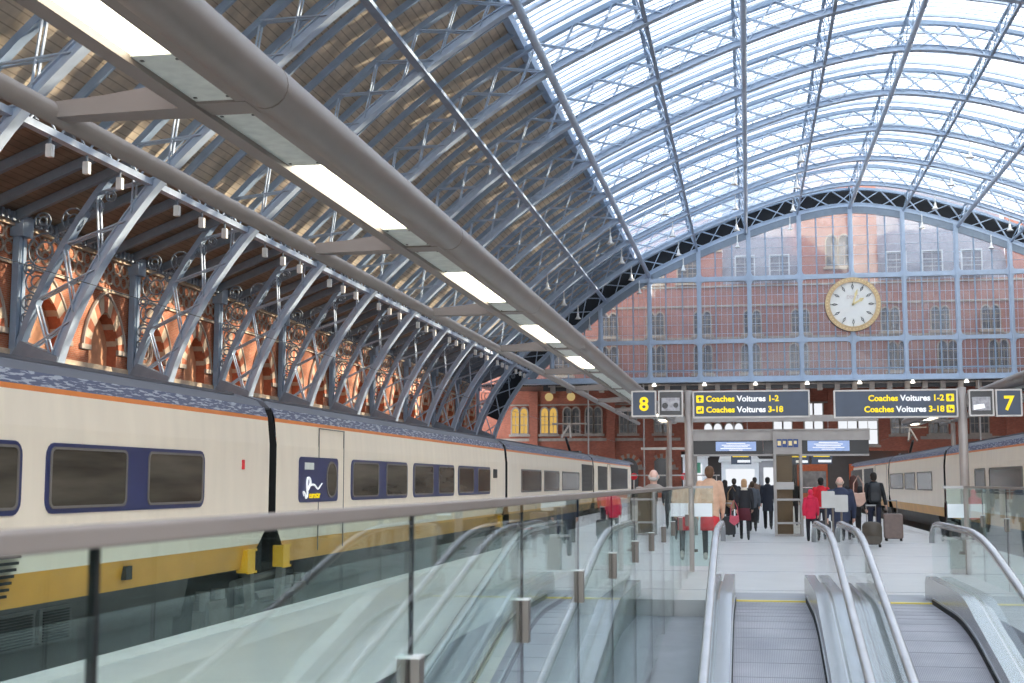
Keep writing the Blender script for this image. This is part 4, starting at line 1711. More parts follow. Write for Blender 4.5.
# ------------------------------------------------------------------ concourse things beyond the gate
def kiosk(x, y, w, d, h, m, label, roofed=False):
    t = empty('kiosk', (x, y, 0), label, 'kiosk')
    b = MB()
    b.box(-w / 2, w / 2, -d / 2, d / 2, 0, h)
    b.build('body', m, t)
    b = MB()
    if roofed:
        b.prism([(-w / 2 - 0.2, 0), (w / 2 + 0.2, 0), (w / 2 - 0.5, 0.9), (-w / 2 + 0.1, 1.1)], (0, -d / 2 - 0.2, h), (1, 0, 0), (0, 0, 1), (0, d + 0.4, 0))
    else:
        b.box(-w / 2 - 0.1, w / 2 + 0.1, -d / 2 - 0.1, d / 2 + 0.1, h, h + 0.15)
    b.build('roof', 'white_paint', t)
    b = MB()
    b.box(-w / 2 + 0.3, w / 2 - 0.3, -d / 2 - 0.04, -d / 2, 0.9, h - 0.5)
    b.build('shop_window', 'window_day', t)
kiosk(-0.6, 96, 2.6, 3, 3.0, 'shop_white', 'white kiosk with sloped roof beyond the gate', True)
kiosk(-3.6, 92, 1.6, 3, 3.3, 'shop_white', 'narrow white kiosk beyond the gate beside the platform eight post')
kiosk(1.6, 104, 1.6, 2.6, 3.2, 'floor_grey', 'grey kiosk in front of the hotel wall beyond the gate')
b = MB(); b.box(-0.35, 0.35, -0.05, 0.05, 0, 0.7)
tag(b.build('green_panel', 'shop_green', None, False, (-3.55, 90.42, 2.2)), 'small green panel on the narrow white kiosk', 'panel')
for i, (x, lb) in enumerate(((-7.25, 'red round buffer signal near the grey haired man'), (-4.05, 'red round buffer signal beside the platform eight post'))):
    t = empty('buffer_signal', (x, 85, 0), lb, 'signal', 'red buffer signals')
    b = MB(); b.prism(disc(0.22, 20), (0, -0.05, 1.95), (1, 0, 0), (0, 0, 1), (0, 0.1, 0)); b.build('red_disc', 'signal_red', t)
    b = MB(); b.tube([(0, 0.02, -0.2), (0, 0.02, 1.8)], 0.05, 8); b.build('post', 'sign_frame', t)
t = empty('lamp_mast', (-3.95, 66.5, 0), 'grey T shaped mast behind the grey haired man', 'mast')
b = MB(); b.tube([(0, 0, 0), (0, 0, 3.25)], 0.12, 10); b.build('mast_pole', 'sign_frame', t)
b = MB(); b.box(-1.35, 1.0, -0.06, 0.06, 3.2, 3.32); b.build('cross_arm', 'sign_frame', t)
b = MB()
b.box(-10.4, -1.8, -0.03, 0.03, 1.98, 2.06); b.box(-10.4, -1.8, -0.03, 0.03, 1.0, 1.06)
for x in (-10.3, -8, -6, -4, -2): b.box(x - 0.03, x + 0.03, -0.03, 0.03, 0, 2.05)
tag(b.build('barrier_fence', 'sign_frame', None, False, (0, 84, 0)), 'pale metal barrier rail across the end of the platform eight track', 'fence')

M['train_pane'].node_tree.nodes['Principled BSDF'].inputs['IOR'].default_value = 1.22
# ------------------------------------------------------------------ trains
def make_car(xs, sg, y0, y1, label, wins, opts):
    """xs: x of the visible side, sg: +1 when the visible side faces +X"""
    t = empty(opts.get('name', 'train_carriage'), (xs - sg * 1.4, y0, -0.86), label, opts.get('cat', 'train carriage'), opts.get('group'))
    off = Vector(t.location)
    def put(bm, nm, m, par=None, smooth=False):
        o = bm.build(nm, m, par or t, smooth)
        if par is None:
            o.location = -off
        return o
    XC = xs - sg * 1.4
    def full(sec):      # half section (u from side inward 0..1.4, z) -> closed full outline
        return [(XC + sg * (1.4 - u), z) for u, z in sec] + [(XC - sg * (1.4 - u), z) for u, z in reversed(sec)]
    ends = [(y0, 1.0), (y1, 1.0)]
    nose = opts.get('nose')
    # shell with painted bands
    bands = [(0.06, 0.50, 1), (0.50, 0.80, 1), (0.0, 0.80, 0), (0.0, 2.42, 0), (0.0, 2.425, 2), (0.0, 2.47, 2), (0.0, 2.475, 3), (0.05, 2.62, 3)]
    b = MB()
    secs = [((0.07, 0.50), (0.02, 0.80), 1), ((0.02, 0.80), (0.0, 1.05), 0), ((0.0, 1.05), (0.0, 2.1), 0), ((0.0, 2.1), (0.03, 2.415), 0), ((0.03, 2.415), (0.035, 2.465), 2), ((0.035, 2.465), (0.09, 2.60), 3)]
    ya, yb = y0, y1
    nseg = [ya, yb] if not nose else [ya, yb - 3.5, yb - 1.2, yb]
    def shr(y, z):      # nose slope of a power car
        return 0.0
    for (u0, z0), (u1, z1), mi in secs:
        b.cur = mi
        for s in (sg, -sg):
            for p, q in zip(nseg, nseg[1:]):
                def X(u, y):
                    tp = 0.0
                    if nose:
                        d = max(0.0, (y - (yb - 3.5)) / 3.5)
                        tp = 0.55 * d * d
                    return XC + s * (1.4 - u - tp)
                def E(y, z):    # lower corners cut back at the coupled ends
                    k = 0.62 * max(0.0, min(1.0, (1.05 - z) / 0.55))
                    return y + k if y == ya else (y - k if y == yb and not nose else y)
                F = [(X(u0, p), E(p, z0), z0), (X(u0, q), E(q, z0), z0), (X(u1, q), E(q, z1), z1), (X(u1, p), E(p, z1), z1)]
                b.face(F if s * 1 > 0 else list(reversed(F)))
    b.cur = 4
    tp1 = 0.55 if nose else 0
    for y, tp in ((ya, 0), (yb, tp1)):
        pr = [(1.33, 0.5), (1.38, 0.8), (1.4, 1.05), (1.4, 2.1), (1.31, 2.6)]
        sy_ = 1 if y == ya else -1
        yy_ = [y + sy_ * (0.0 if (nose and y == yb) else 0.62 * max(0.0, min(1.0, (1.05 - z) / 0.55))) for a, z in pr]
        for i_ in range(len(pr) - 1):
            (a0_, z0_), (a1_, z1_) = pr[i_], pr[i_ + 1]
            b.face([(XC + a0_ - tp, yy_[i_], z0_), (XC - a0_ + tp, yy_[i_], z0_), (XC - a1_ + tp, yy_[i_ + 1], z1_), (XC + a1_ - tp, yy_[i_ + 1], z1_)])
    sh = put(b, 'body_shell', ['cream', 'yellow_band', 'orange_line', 'peeling_blue', 'rubber_black'])
    # roof
    b = MB()
    prof = [(0.09, 2.58), (0.20, 2.69), (0.45, 2.77), (0.9, 2.83), (1.4, 2.85)]
    b.quad_loop([[(x, y, z) for x, z in full(prof)] for y in (ya, yb - (0.4 if nose else 0))])
    for u in (0.30, 0.52, 0.8, 1.1):
        zz = 2.72 + (u - 0.3) * 0.12
        for s in (1, -1):
            b.box(XC + s * (1.4 - u) - 0.02, XC + s * (1.4 - u) + 0.02, ya + 0.2, yb - 0.6, zz, zz + 0.035)
    rf = put(b, 'roof', 'train_roof')
    # underside valance with bogie cutouts
    cuts = opts.get('cuts', [])
    edges = []
    cur = ya
    for a, c in sorted(cuts):
        if a > cur: edges.append((cur, a))
        cur = max(cur, c)
    if cur < yb: edges.append((cur, yb))
    for a, c in edges:
        b = MB()
        b.quad_loop([[(x, y, z) for x, z in full([(0.16, 0.08 - 0.3 * 0), (0.07, 0.5)])] for y in (a, c)])
        b.box(XC - 1.15, XC + 1.15, a, c, -0.35, 0.10)
        put(b, 'valance', ['skirt_grey'])
    b = MB()
    b.box(XC - 1.0, XC + 1.0, ya, yb, -0.30, 0.48)
    put(b, 'underframe', 'under_dark')
    e = Vector((sg, 0, 0))
    def side_rr(ya_, yb_, za, zb_, r, d0, d1, nm, m, par=None):
        b = MB()
        b.prism(rrect(ya_, yb_, za, zb_, r, 4), (xs + sg * d0, 0, 0), (0, 1, 0), (0, 0, 1), (sg * (d1 - d0), 0, 0))
        return put(b, nm, m, par)
    def pane(o, a, c, za, zb_):
        b = MB()
        b.ring(rrect(a, c, za, zb_, 0.08, 4), rrect(a + 0.025, c - 0.025, za + 0.025, zb_ - 0.025, 0.06, 4), (xs + sg * 0.012, 0, 0), (0, 1, 0), (0, 0, 1), (sg * 0.012, 0, 0))
        b.cur = 1
        b.prism(rrect(a + 0.02, c - 0.02, za + 0.02, zb_ - 0.02, 0.06, 4), (xs + sg * 0.008, 0, 0), (0, 1, 0), (0, 0, 1), (sg * 0.006, 0, 0))
        b.build('pane', ['pane_trim', 'train_pane'], o)
    for wv in wins:
        kind, a, c = wv[:3]
        if kind == 'pair':
            o = side_rr(a, c, 1.31, 1.96, 0.13, 0, 0.012, 'window', 'train_blue')
            L = c - a
            pane(o, a + 0.06, a + 0.445 * L, 1.355, 1.925)
            pane(o, a + 0.58 * L, c - 0.06, 1.355, 1.925)
        elif kind == 'single':
            o = side_rr(a, c, 1.31, 1.96, 0.05, 0, 0.012, 'window', 'pane_trim')
            pane(o, a + 0.03, c - 0.03, 1.33, 1.94)
        elif kind == 'logo':
            o = side_rr(a, c, 1.31, 1.96, 0.08, 0, 0.014, 'door_panel', 'train_blue')
            b = MB()
            b.prism(rrect(c - 0.55, c - 0.1, 1.38, 1.89, 0.2, 5), (xs + sg * 0.012, 0, 0), (0, 1, 0), (0, 0, 1), (sg * 0.006, 0, 0))
            b.build('oval_window', 'train_pane', o)
            b = MB()
            b.ring(rrect(c - 0.58, c - 0.07, 1.36, 1.91, 0.22, 5), rrect(c - 0.55, c - 0.1, 1.39, 1.88, 0.2, 5), (xs + sg * 0.012, 0, 0), (0, 1, 0), (0, 0, 1), (sg * 0.012, 0, 0))
            b.build('window_trim', 'pane_trim', o)
            b = MB()
            b.box(min(xs, xs + sg * 0.02), max(xs, xs + sg * 0.02), a + 0.22, a + 0.62, 1.78, 1.88)
            b.build('route_plate', 'canopy_panel', o)
            pts = [(0.16, 1.40), (0.12, 1.46), (0.20, 1.44), (0.24, 1.37), (0.30, 1.42), (0.28, 1.55), (0.30, 1.65), (0.40, 1.645), (0.42, 1.58), (0.34, 1.50), (0.28, 1.50), (0.44, 1.555), (0.62, 1.555), (0.78, 1.50), (0.90, 1.545), (0.98, 1.58)]
            cu = catmull(pts, 5)
            b = MB()
            n = len(cu)
            b.tube([(xs + sg * 0.018, a + 0.03 + p[0], p[1]) for p in cu], [0.008 + 0.014 * math.sin(math.pi * min(1, i / (n - 1))) for i in range(n)], 6)
            b.build('emblem', 'sign_white', o)
            if sg > 0:
                text('lettering', 'eurostar', 0.145, (xs + 0.018, a + 0.42, 1.365), (R(90), 0, R(90)), 'sign_yellow', o, 0.003, 'LEFT', 0.0)
        elif kind == 'louvre':
            o = side_rr(a, c, 1.25, 2.28, 0.03, 0, 0.012, 'louvre_panel', 'louvre_grey')
            b = MB()
            z = 1.3
            while z < 2.25:
                b.box(min(xs + sg * 0.01, xs + sg * 0.03), max(xs + sg * 0.01, xs + sg * 0.03), a + 0.05, c - 0.05, z, z + 0.02)
                z += 0.05
            b.build('louvre_slats', 'skirt_grey', o)
        elif kind == 'door':
            b = MB()
            for yy in (a, c):
                b.box(min(xs - sg * 0.005, xs + sg * 0.006), max(xs - sg * 0.005, xs + sg * 0.006), yy - 0.012, yy + 0.012, 0.6, 2.40)
            b.box(min(xs - sg * 0.005, xs + sg * 0.006), max(xs - sg * 0.005, xs + sg * 0.006), a, c, 2.385, 2.40)
            put(b, 'door', 'pane_trim')
        elif kind == 'small':
            o = side_rr(a, c, 1.70, 1.92, 0.03, 0, 0.012, 'notice_plate', 'clock_black')
        elif kind == 'red':
            o = side_rr(a, c, 1.76, 1.88, 0.01, 0, 0.012, 'notice_plate', 'signal_red')
        elif kind == 'grille':
            o = side_rr(a, c, 0.13, 0.45, 0.02, -0.10, -0.055, 'vent_grille', 'skirt_grey')
            b = MB()
            z = 0.15
            while z < 0.42:
                dd = xs - sg * 0.06
                b.box(min(dd, dd + sg * 0.02), max(dd, dd + sg * 0.02), a + 0.06, c - 0.06, z, z + 0.014)
                z += 0.026
            b.build('grille_slats', 'rubber_black', o)
        elif kind == 'step':
            o = side_rr(a, c, 0.60, 0.74, 0.01, -0.05, 0.006, 'foot_step', 'clock_black')
    if opts.get('grille_body'):
        a, c = opts['grille_body']
        b = MB()
        for k in range(7):
            b.box(min(xs, xs + sg * 0.02), max(xs, xs + sg * 0.02), a, c - k * 0.035, 0.94 - k * 0.055, 0.965 - k * 0.055)
        put(b, 'side_vent', 'rubber_black')
    # bogies
    for yc in opts.get('bogies', []):
        b = MB()
        xf = xs - sg * 0.22
        b.bar((xf, yc - 1.9, -0.05), (xf, yc - 0.6, -0.12), 0.12, 0.22)
        b.bar((xf, yc - 0.6, -0.12), (xf, yc + 0.6, -0.12), 0.12, 0.26)
        b.bar((xf, yc + 0.6, -0.12), (xf, yc + 1.9, -0.05), 0.12, 0.22)
        for s in (-1.5, 1.5):
            b.box(xf - 0.1, xf + 0.1, yc + s - 0.28, yc + s + 0.28, -0.25, 0.16)
            b.tube([(xf, yc + s - 0.24, 0.0), (xf, yc + s - 0.24, 0.28)], 0.09, 8)
            b.tube([(xf, yc + s + 0.24, 0.0), (xf, yc + s + 0.24, 0.28)], 0.09, 8)
        b.bar((xf + sg * 0.08, yc - 1.3, -0.45), (xf + sg * 0.08, yc - 0.1, 0.05), 0.06, 0.09)
        b.tube([(xf + sg * 0.05, yc - 0.9, 0.30), (xf + sg * 0.05, yc + 0.9, 0.36)], 0.06, 8)
        b.tube([(xf + sg * 0.05, yc - 0.2, 0.08), (xf + sg * 0.05, yc + 1.2, 0.06)], 0.08, 8)
        bg = put(b, 'bogie', 'bogie_grey')
        for s in (-1.5, 1.5):
            for q in (-1, 1):
                b = MB()
                xw = XC + q * 0.86
                for r0, xa, xb_ in ((0.46, xw - 0.06, xw + 0.06), (0.18, xw - 0.1, xw + 0.1)):
                    b.quad_loop([[(xx, yc + s + r0 * math.cos(2 * math.pi * k / 20), -0.42 + r0 * math.sin(2 * math.pi * k / 20)) for k in range(20)] for xx in (xa, xb_)])
                b.build('wheel', 'under_dark', bg)
    for yc, d in opts.get('buffers', []):
        b = MB()
        b.box(min(xs - sg * 0.12, xs + sg * 0.03), max(xs - sg * 0.12, xs + sg * 0.03), yc - 0.13, yc + 0.13, 0.45, 0.74)
        b.box(min(xs + sg * 0.03, xs + sg * 0.045), max(xs + sg * 0.03, xs + sg * 0.045), yc - 0.16, yc + 0.16, 0.72, 0.75)
        b.box(min(xs + sg * 0.03, xs + sg * 0.045), max(xs + sg * 0.03, xs + sg * 0.045), yc - 0.16, yc + 0.16, 0.44, 0.47)
        put(b, 'damper_bracket', 'buffer_yellow')
        b = MB()
        b.bar((xs - sg * 0.03, yc + 0.05 * d, 0.45), (xs - sg * 0.03, yc + 0.12 * d, 0.0), 0.1, 0.12)
        put(b, 'damper_link', 'bogie_grey')
    if opts.get('gangway'):
        a, c = opts['gangway']
        b = MB()
        n = 6
        L = []
        for k in range(n * 2 + 1):
            d = 0.0 if k % 2 else 0.06
            yy = a + (c - a) * k / (2 * n)
            L.append([(x, yy, z) for x, z in ((XC - 1.22 + d, 0.3), (XC + 1.22 - d, 0.3), (XC + 1.22 - d, 2.62 - d), (XC - 1.22 + d, 2.62 - d))])
        b.quad_loop(L)
        put(b, 'gangway_bellows', 'rubber_black')
        b = MB()
        b.tube([(xs - sg * 0.35, (a + c) / 2, 0.35), (xs - sg * 0.35, (a + c) / 2, 0.80)], 0.15, 12)
        put(b, 'air_reservoir', 'bogie_grey')
    if nose:
        b = MB()
        b.box(XC - 0.7, XC + 0.7, yb - 0.05, yb + 0.06, 1.5, 2.3)
        put(b, 'windscreen', 'train_pane')
    return t

XT = -6.3
GRP = 'cream carriages of the train by the arcade'
make_car(XT, 1, -1.8, 16.85, 'nearest cream carriage of the arcade train, with two blue framed windows in view',
         [('pair', 7.15, 10.72), ('pair', 11.13, 14.70), ('pair', 3.2, 6.75), ('red', 15.88, 15.95), ('grille', 9.5, 10.42), ('grille', 10.5, 11.15), ('grille', 11.22, 11.8), ('step', 12.78, 12.92)],
         dict(group=GRP, cuts=[(14.5, 16.85), (-1.8, 0.8)], bogies=[17.0], buffers=[(16.2, 1)], gangway=(16.85, 17.12), grille_body=(9.3, 10.75)))
make_car(XT, 1, 17.12, 34.28, 'cream carriage with blue door panel bearing a white emblem',
         [('logo', 18.03, 19.83), ('door', 18.92, 20.15), ('pair', 20.54, 24.12), ('pair', 24.55, 28.13), ('pair', 28.52, 32.2), ('small', 32.6, 33.1)],
         dict(group=GRP, cuts=[(17.12, 19.0), (32.2, 34.28)], bogies=[34.4], buffers=[(17.5, -1), (33.6, 1)], gangway=(34.28, 34.6)))
make_car(XT, 1, 34.6, 54.25, 'cream carriage with three plain windows and a grey louvre next to the power car',
         [('single', 36.73, 40.36), ('single', 40.98, 44.29), ('single', 45.03, 49.62), ('louvre', 50.5, 54.0)],
         dict(group=GRP, cuts=[(34.6, 36.6), (51.5, 54.0)], bogies=[52.5], gangway=(54.25, 54.6)))
make_car(XT, 1, 54.6, 75.6, 'cream power car with grey louvres at the far end of the arcade train',
         [('louvre', 56.0, 59.6), ('louvre', 61.4, 69.8), ('door', 59.9, 61.0)], dict(name='power_car', cat='power car', group='power cars', cuts=[(56, 59), (70, 73)], bogies=[57.5, 71.5], nose=True))
XT2 = 6.05
GRP2 = 'carriages of the train by platform seven'
make_car(XT2, -1, 24.6, 43.2, 'nearest carriage of the train beside the platform seven sign',
         [('single', 36.1, 37.7), ('single', 31.3, 35.5), ('single', 27.0, 30.6)], dict(group=GRP2, cuts=[(41.0, 43.2)], bogies=[43.4], gangway=(43.2, 43.6)))
make_car(XT2, -1, 43.6, 60.1, 'carriage of the platform seven train between two dark gaps, with three windows',
         [('single', 46.3, 50.3), ('single', 50.9, 54.2), ('single', 54.8, 59.6)], dict(group=GRP2, cuts=[(43.6, 45.6), (58.2, 60.1)], bogies=[], gangway=(60.1, 60.5)))
make_car(XT2, -1, 60.5, 84.0, 'power car with grey louvres at the far end of the platform seven train',
         [('door', 61.2, 66.6), ('louvre', 67.6, 72.8), ('louvre', 74.2, 81.0)], dict(name='power_car', cat='power car', group='power cars', cuts=[(62, 65), (78, 81)], bogies=[63.5, 79.5], nose=True))

# pantographs on the roofs
def panto(x, y, z, label):
    t = empty('pantograph', (x, y, z), label, 'pantograph', 'pantographs')
    b = MB(); b.box(-0.5, 0.5, -0.5, 0.5, 0, 0.08); b.build('base', 'fascia_dark', t)
    b = MB(); b.tube([(0, 0.4, 0.08), (0, -0.9, 0.62)], 0.06, 8); b.build('lower_arm', 'fascia_dark', t)
    b = MB(); b.tube([(-0.2, -0.9, 0.62), (0, 0.2, 1.25)], 0.045, 8); b.tube([(0.2, -0.9, 0.62), (0, 0.2, 1.25)], 0.045, 8); b.build('upper_arm', 'stone_grey', t)
    b = MB(); b.box(-0.75, 0.75, 0.1, 0.3, 1.25, 1.31); b.build('collector_head', 'stone_grey', t)
panto(-7.7, 57.2, 2.86, 'pantograph raised on the power car of the arcade train')
panto(7.45, 64.0, 2.86, 'pantograph raised on the power car beside platform seven')
# overhead contact wires
for x, z, lb in ((-7.7, 3.95, 'overhead contact wire above the arcade train'), (7.45, 3.95, 'overhead contact wire above the platform seven train')):
    b = MB()
    b.tube([(0, -30, 0), (0, 78, 0)], 0.006, 5)
    tag(b.build('overhead_wire', 'fascia_dark', None, False, (x, 0, z)), lb, 'wire', 'overhead wires')

# ------------------------------------------------------------------ people
def remesh(bm, name, m, parent, voxel=0.016, smooth_it=2):
    o = bm.build(name, m, parent)
    md = o.modifiers.new('r', 'REMESH')
    md.mode = 'VOXEL'
    md.voxel_size = voxel
    md.use_smooth_shade = True
    ms = o.modifiers.new('s', 'SMOOTH')
    ms.iterations = smooth_it
    dg = bpy.context.evaluated_depsgraph_get()
    me = bpy.data.meshes.new_from_object(o.evaluated_get(dg))
    o.modifiers.clear()
    old = o.data
    o.data = me
    bpy.data.meshes.remove(old)
    me.name = name
    return o

PM = {}
def cloth(rgb, rough=0.8):
    key = tuple(rgb) + (rough,)
    if key not in PM:
        PM[key] = mat('cloth_%d' % len(PM), rgb, rough, var=0.12, scale=9)
    return PM[key]

def limb(b, pts, rr):
    """tapering limb: tube plus ball joints"""
    P, Q = [], []
    for i in range(len(pts) - 1):
        for k in range(3):
            t = k / 3
            P.append(Vector(pts[i]).lerp(Vector(pts[i + 1]), t))
            Q.append(rr[i] + (rr[i + 1] - rr[i]) * t)
    P.append(Vector(pts[-1])); Q.append(rr[-1])
    b.tube(P, Q, 10)
    for p, r in zip(pts, rr):
        b.ell(p, r, r, r, 10, 6)

def loft(b, rings, n=18):
    b.quad_loop([[(c[0] + rx * math.cos(2 * math.pi * k / n), c[1] + ry * math.sin(2 * math.pi * k / n), c[2]) for k in range(n)] for c, rx, ry in rings])

def person(x, y, h, label, top, bottom, hair_rgb, heading=0.0, stride=0.22, hair='short', coat_len=0.0, skirt=None, shoe=(0.02, 0.02, 0.02), z=0.0, collar=None,
           arm_l='swing', arm_r='swing', skin_rgb=(0.58, 0.34, 0.25), lean=0.0, wide=1.0):
    s = h / 1.75
    t = empty('person', (x, y, z), label, 'person', None, heading)
    skin = cloth(skin_rgb, 0.5)
    V = lambda a, b_, c: Vector((a * s, b_ * s, c * s))
    hip_z, knee_z = 0.93, 0.50
    legs = {}
    for sd, st in ((-1, stride), (1, -stride)):
        hipp = V(sd * 0.09, 0, hip_z)
        if st >= 0:
            knee = V(sd * 0.095, st * 0.62 + 0.03, knee_z + 0.01)
            ank = V(sd * 0.09, st * 1.0, 0.085)
            toe = V(sd * 0.10, st * 1.0 + 0.17, 0.05 if st > 0.02 else 0.03)
        else:
            knee = V(sd * 0.095, st * 0.45 + 0.06, knee_z - 0.01)
            ank = V(sd * 0.09, st * 1.25, 0.085 - st * 0.35)
            toe = V(sd * 0.10, st * 1.25 + 0.14, 0.03)
        legs[sd] = (hipp, knee, ank, toe)
    arms = {}
    for sd, mode, sw in ((-1, arm_l, -0.5), (1, arm_r, 0.5)):
        sh = V(sd * 0.185 * wide, -0.01, 1.43)
        if mode == 'swing':
            a = stride * sw
            el = V(sd * 0.235 * wide, -0.02 + a * 0.5, 1.13)
            wr = V(sd * 0.235 * wide, 0.06 + a * 1.3, 0.89)
        elif mode == 'pull':            # hand behind, on a case handle
            el = V(sd * 0.24 * wide, -0.10, 1.14)
            wr = V(sd * 0.27 * wide, -0.24, 0.92)
        elif mode == 'front':
            el = V(sd * 0.25 * wide, 0.02, 1.14)
            wr = V(sd * 0.14, 0.22, 1.12)
        else:                           # 'up'
            el = V(sd * 0.25 * wide, 0.06, 1.16)
            wr = V(sd * 0.14, 0.20, 1.35)
        arms[sd] = (sh, el, wr)
    # body: one continuous surface
    b = MB()
    loft(b, [(V(0, 0, 0.84), 0.135 * s, 0.10 * s), (V(0, 0, 0.93), 0.16 * s, 0.105 * s), (V(0, 0, 1.08), 0.13 * s, 0.09 * s), (V(0, 0.005, 1.25), 0.155 * s, 0.105 * s),
             (V(0, 0, 1.38), 0.165 * s, 0.095 * s), (V(0, -0.005, 1.45), 0.09 * s, 0.07 * s), (V(0, 0, 1.48), 0.06 * s, 0.06 * s)])
    limb(b, [V(0, -0.005, 1.44), V(0, 0.01, 1.54)], [0.058 * s, 0.054 * s])
    b.ell(V(0, 0.015, 1.64), 0.074 * s, 0.092 * s, 0.108 * s, 16, 12)
    b.ell(V(0, 0.045, 1.58), 0.052 * s, 0.058 * s, 0.052 * s)          # jaw
    b.ell(V(0, 0.112, 1.615), 0.014 * s, 0.022 * s, 0.024 * s, 8, 6)    # nose
    for sd in (-1, 1):
        b.ell(V(sd * 0.078, 0.0, 1.63), 0.014 * s, 0.022 * s, 0.032 * s, 8, 6)   # ears
        b.ell(V(sd * 0.030, 0.098, 1.645), 0.013 * s, 0.010 * s, 0.010 * s, 8, 6)
        hp, kn, an, to = legs[sd]
        limb(b, [hp, kn, an], [0.078 * s, 0.052 * s, 0.036 * s])
        limb(b, [an, to], [0.036 * s, 0.028 * s])
        sh, el, wr = arms[sd]
        limb(b, [sh, el, wr], [0.050 * s, 0.040 * s, 0.028 * s])
        d = (wr - el).normalized()
        side = Vector((0, 1, 0)) - d * d.y
        side = side.normalized() if side.length > 1e-3 else Vector((1, 0, 0))
        nrm = d.cross(side).normalized()
        pc = wr + d * 0.045 * s
        limb(b, [wr, pc + d * 0.03 * s], [0.026 * s, 0.034 * s])
        for q, (ofs, ln) in enumerate(((-0.030, 0.062), (-0.010, 0.075), (0.010, 0.070), (0.030, 0.055))):
            base = pc + d * 0.03 * s + side * ofs * s
            k1 = base + d * ln * 0.55 * s + nrm * -0.006 * sd * s
            k2 = k1 + d * ln * 0.40 * s + nrm * -0.022 * sd * s
            limb(b, [base, k1, k2], [0.0105 * s, 0.010 * s, 0.0085 * s])
        th0 = wr + d * 0.03 * s + side * 0.028 * s
        limb(b, [th0, th0 + (d * 0.6 + side * 0.7) * 0.035 * s, th0 + (d * 1.0 + side * 0.7) * 0.06 * s], [0.013 * s, 0.0115 * s, 0.0095 * s])
    body = remesh(b, 'body', skin, t, 0.0115, 2)
    # jacket
    b = MB()
    hem = hip_z - 0.06 - coat_len
    flare = 0.165 + coat_len * 0.10
    rings = [(V(0, 0, hem), flare * s * wide, (0.125 + coat_len * 0.1) * s), (V(0, 0, 0.95), 0.175 * s * wide, 0.13 * s), (V(0, 0.0, 1.10), 0.165 * s * wide, 0.125 * s), (V(0, 0.0, 1.27), 0.185 * s * wide, 0.135 * s),
             (V(0, -0.005, 1.40), 0.19 * s * wide, 0.12 * s), (V(0, -0.01, 1.465), 0.135 * s * wide, 0.095 * s), (V(0, -0.005, 1.525), 0.076 * s, 0.078 * s)]
    loft(b, rings)
    for sd in (-1, 1):
        sh, el, wr = arms[sd]
        limb(b, [sh + V(sd * -0.01, 0, -0.005), el, wr - (wr - el).normalized() * 0.01], [0.072 * s, 0.060 * s, 0.046 * s])
    remesh(b, 'jacket', cloth(top), t, 0.018, 3)
    if collar:
        b = MB()
        b.quad_loop([[(r * math.cos(2 * math.pi * k / 16) * s, r * 0.95 * math.sin(2 * math.pi * k / 16) * s, zz * s) for k in range(16)] for r, zz in ((0.14, 1.43), (0.12, 1.47), (0.09, 1.52), (0.075, 1.52))])
        b.build('collar', cloth(collar), t, True)
    # legwear
    b = MB()
    loft(b, [(V(0, 0, 0.82), 0.12 * s, 0.10 * s), (V(0, 0, 0.92), 0.165 * s, 0.115 * s), (V(0, 0, 1.0), 0.15 * s, 0.11 * s)])
    for sd in (-1, 1):
        hp, kn, an, to = legs[sd]
        k = 1.0 if not skirt else 0.82
        limb(b, [hp, kn, an], [0.093 * s * k, 0.070 * s * k, 0.056 * s * k])
    remesh(b, 'trousers' if not skirt else 'tights', cloth(bottom), t, 0.018, 2)
    if skirt:
        b = MB()
        loft(b, [(V(0, 0.01, 0.56), 0.185 * s, 0.155 * s), (V(0, 0, 0.75), 0.18 * s, 0.14 * s), (V(0, 0, 0.98), 0.155 * s, 0.12 * s)])
        b.build('skirt', cloth(skirt), t, True)
    for sd in (-1, 1):
        hp, kn, an, to = legs[sd]
        b = MB()
        limb(b, [an + Vector((0, -0.03 * s, -0.03 * s)), an.lerp(to, 0.5) + Vector((0, 0, -0.012 * s)), to], [0.042 * s, 0.042 * s, 0.032 * s])
        limb(b, [an + Vector((0, -0.01, 0.04 * s)), an], [0.046 * s, 0.044 * s])
        remesh(b, 'shoe', cloth(shoe, 0.4), t, 0.014, 1)
    if hair == 'bald':
        b = MB()
        for sd in (-1, 1):
            b.ell(V(sd * 0.062, -0.03, 1.625), 0.02 * s, 0.05 * s, 0.04 * s)
        b.ell(V(0, -0.062, 1.60), 0.058 * s, 0.024 * s, 0.035 * s)
        remesh(b, 'hair', cloth(hair_rgb), t, 0.012, 1)
    else:
        b = MB()
        b.ell(V(0, -0.006, 1.668), 0.088 * s, 0.096 * s, 0.098 * s, 16, 10)
        b.ell(V(0, -0.04, 1.62), 0.082 * s, 0.070 * s, 0.095 * s, 14, 8)
        if hair == 'long':
            b.ell(V(0, -0.075, 1.50), 0.105 * s, 0.05 * s, 0.20 * s, 14, 8)
            b.ell(V(0, -0.095, 1.36), 0.10 * s, 0.042 * s, 0.16 * s, 14, 8)
            for sd in (-1, 1):
                b.ell(V(sd * 0.085, -0.03, 1.53), 0.028 * s, 0.05 * s, 0.13 * s)
        elif hair == 'bob':
            b.ell(V(0, -0.045, 1.56), 0.092 * s, 0.065 * s, 0.08 * s)
        elif hair == 'hood':
            b.ell(V(0, -0.07, 1.49), 0.13 * s, 0.07 * s, 0.075 * s)
        remesh(b, 'hair' if hair != 'hood' else 'hood', cloth(hair_rgb), t, 0.014, 2)
    # eyes and mouth
    b = MB()
    for sd in (-1, 1):
        b.ell(V(sd * 0.030, 0.106, 1.645), 0.009 * s, 0.004 * s, 0.006 * s, 8, 6)
    b.build('eyes', 'clock_black', t)
    b = MB()
    b.ell(V(0, 0.102, 1.575), 0.022 * s, 0.006 * s, 0.006 * s, 8, 6)
